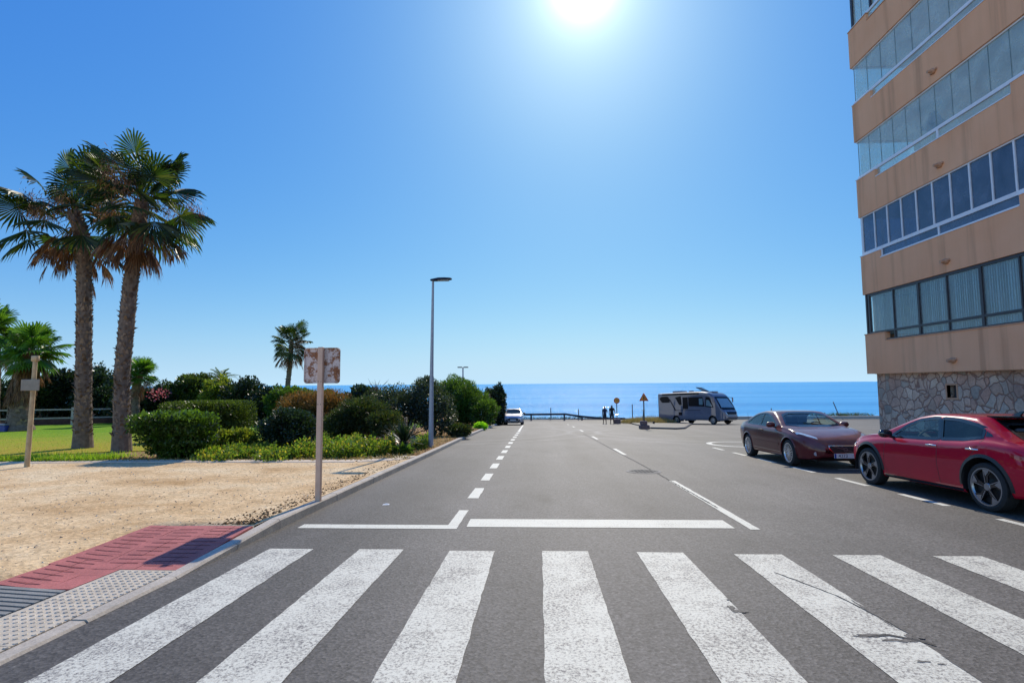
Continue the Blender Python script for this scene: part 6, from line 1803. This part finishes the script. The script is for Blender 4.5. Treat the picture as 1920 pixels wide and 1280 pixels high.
def person(label, x, y, rz, h, pose, shirt, shorts, long_hair=False):
    o = empty('person', (x, y, G(y)), rz, label, 'person', 'two people standing by the round sign'); k = h/1.75
    # local: faces +y, x to its right
    n_ = []; e_ = []
    def add(p, r_, parent=None, r2=None):
        n_.append((p[0]*k, p[1]*k, p[2]*k, r_*k, (r2 or r_)*k)); i = len(n_)-1
        if parent is not None: e_.append((parent, i))
        return i
    pel = add((0, 0, .95), .13, None, .10); sp1 = add((0, -.01, 1.12), .12, pel, .085); ch = add((0, 0, 1.30), .145, sp1, .095); nk = add((0, -.01, 1.46), .065, ch, .06)
    nk2 = add((0, .01, 1.52), .055, nk); hd_ = add((0, .015, 1.62), .085, nk2, .10); hd2 = add((0, .01, 1.70), .072, hd_, .085)
    feet = []
    for s in (-1, 1):
        hp = add((s*.09, 0, .88), .092, pel); lx, ly = pose['legs'][0 if s < 0 else 1]
        kn = add((s*.10+lx*.5, ly*.5+.03, .50), .06, hp); an = add((s*.10+lx, ly-.01, .09), .036, kn); calf = None
        ft = add((s*.11+lx, ly+.06, .04), .035, an, .035); add((s*.125+lx, ly+.16, .028), .028, ft, .02)
        shd = add((s*.165, 0, 1.40), .062, ch); el, wr_ = pose['arms'][0 if s < 0 else 1]
        e1 = add((s*.165+s*el[0], el[1], 1.40+el[2]), .042, shd); w1 = add((s*.165+s*wr_[0], wr_[1], 1.40+wr_[2]), .028, e1)
        d = Vector((s*(wr_[0]-el[0]), wr_[1]-el[1], wr_[2]-el[2])).normalized(); W = Vector((s*.165+s*wr_[0], wr_[1], 1.40+wr_[2]))
        pm = add(tuple(W+d*.06), .034, w1, .018)
        sd_ = Vector((0, 1, 0)); sd_ = (sd_-d*sd_.dot(d)).normalized()
        for q, ln in ((-.03, .07), (-.01, .085), (.01, .08), (.03, .062)):
            a = add(tuple(W+d*.10+sd_*q), .010, pm); bb = add(tuple(W+d*(.10+ln*.55)+sd_*q*1.1+Vector((-s*.008, 0, 0))), .0088, a); add(tuple(W+d*(.10+ln)+sd_*q*1.1+Vector((-s*.022, 0, 0))), .0075, bb)
        t1 = add(tuple(W+d*.045+sd_*.035), .011, pm); add(tuple(W+d*.085+sd_*.058), .009, t1)
    skin_obj('body', n_, e_, M['skin'], o, pel, 2)
    def cl(name, nodes, edges, mt): return skin_obj(name, [(a[0]*k, a[1]*k, a[2]*k, a[3]*k, (a[4] if len(a) > 4 else a[3])*k) for a in nodes], edges, mt, o, 0, 2)
    ar = pose['arms']
    def arm(s, t): e = ar[0 if s < 0 else 1][0]; return (s*.165+s*e[0]*t, e[1]*t, 1.40+e[2]*t)
    lowz = .66 if pose.get('dress') else .78
    cl('shirt', [(0, 0, 1.05, .15, .11), (0, 0, 1.30, .17, .115), (0, -.01, 1.44, .085, .075), (-.17, 0, 1.40, .08), (*arm(-1, .7), .066), (.17, 0, 1.40, .08), (*arm(1, .7), .066), (0, 0, .95, .168, .128), (0, 0, lowz, .16, .125)],
       [(0, 1), (1, 2), (1, 3), (3, 4), (1, 5), (5, 6), (0, 7), (7, 8)], shirt)
    lg = pose['legs']
    if not pose.get('dress'):
        cl('shorts', [(0, 0, 1.0, .145, .115), (-.09, 0, .84, .115), (-.10+lg[0][0]*.4, lg[0][1]*.4+.02, .54, .088), (.09, 0, .84, .115), (.10+lg[1][0]*.4, lg[1][1]*.4+.02, .54, .088)], [(0, 1), (1, 2), (0, 3), (3, 4)], shorts)
    else:
        cl('shorts', [(0, 0, .80, .16, .12), (-.09, 0, .74, .11), (-.095, .01, .60, .095), (.09, 0, .74, .11), (.095, .01, .60, .095)], [(0, 1), (1, 2), (0, 3), (3, 4)], shorts)
    if long_hair: cl('hair', [(0, -.012, 1.70, .09, .10), (0, -.05, 1.60, .095, .075), (0, -.075, 1.46, .085, .05), (0, -.085, 1.34, .05, .03)], [(0, 1), (1, 2), (2, 3)], M['hair'])
    else: cl('hair', [(0, -.010, 1.705, .078, .088), (0, -.035, 1.645, .086, .075)], [(0, 1)], M['hair'])
    for s in (-1, 1):
        lx, ly = lg[0 if s < 0 else 1]
        cl('shoe', [(s*.105+lx, ly-.03, .04, .045), (s*.115+lx, ly+.08, .038, .045), (s*.125+lx, ly+.18, .03, .035, .028)], [(0, 1), (1, 2)], M['shoe'])
    b = MB()      # face: eyes and nose and mouth on the far side of the head
    for s in (-1, 1):
        b.add([((s*.032+.011*math.cos(a))*k, .112*k, (1.635+.007*math.sin(a))*k) for a in [i*PI/4 for i in range(8)]], [tuple(range(8))])
    b.add([(-.012*k, .108*k, 1.60*k), (.012*k, .108*k, 1.60*k), (0, .128*k, 1.60*k), (0, .11*k, 1.64*k)], [(0, 1, 2), (1, 3, 2), (3, 0, 2)])
    b.add([(-.024*k, .105*k, 1.567*k), (.024*k, .105*k, 1.567*k), (.018*k, .109*k, 1.575*k), (-.018*k, .109*k, 1.575*k)], [(0, 1, 2, 3)])
    b.build('face', M['hair'], o)
    return o
hang = ((.05, -.02, -.28), (.06, .04, -.53)); bent = ((.09, -.04, -.25), (.02, .16, -.33)); out_ = ((.10, -.02, -.27), (.14, .05, -.50))
x = at(1134, 790, 51.8).x
person('left of the two people, in navy shirt and shorts, seen from behind', x, 51.8, R(8), 1.68, dict(arms=(hang, bent), legs=((-.03, .02), (.03, -.02))), M['navy'], M['shorts'])
x = at(1147.5, 790, 51.8).x
person('long haired person in a black top standing right beside the round sign', x, 51.8, R(-6), 1.78, dict(arms=(hang, out_), legs=((-.02, -.02), (.05, .03))), M['blackcloth'], M['shorts'], True)
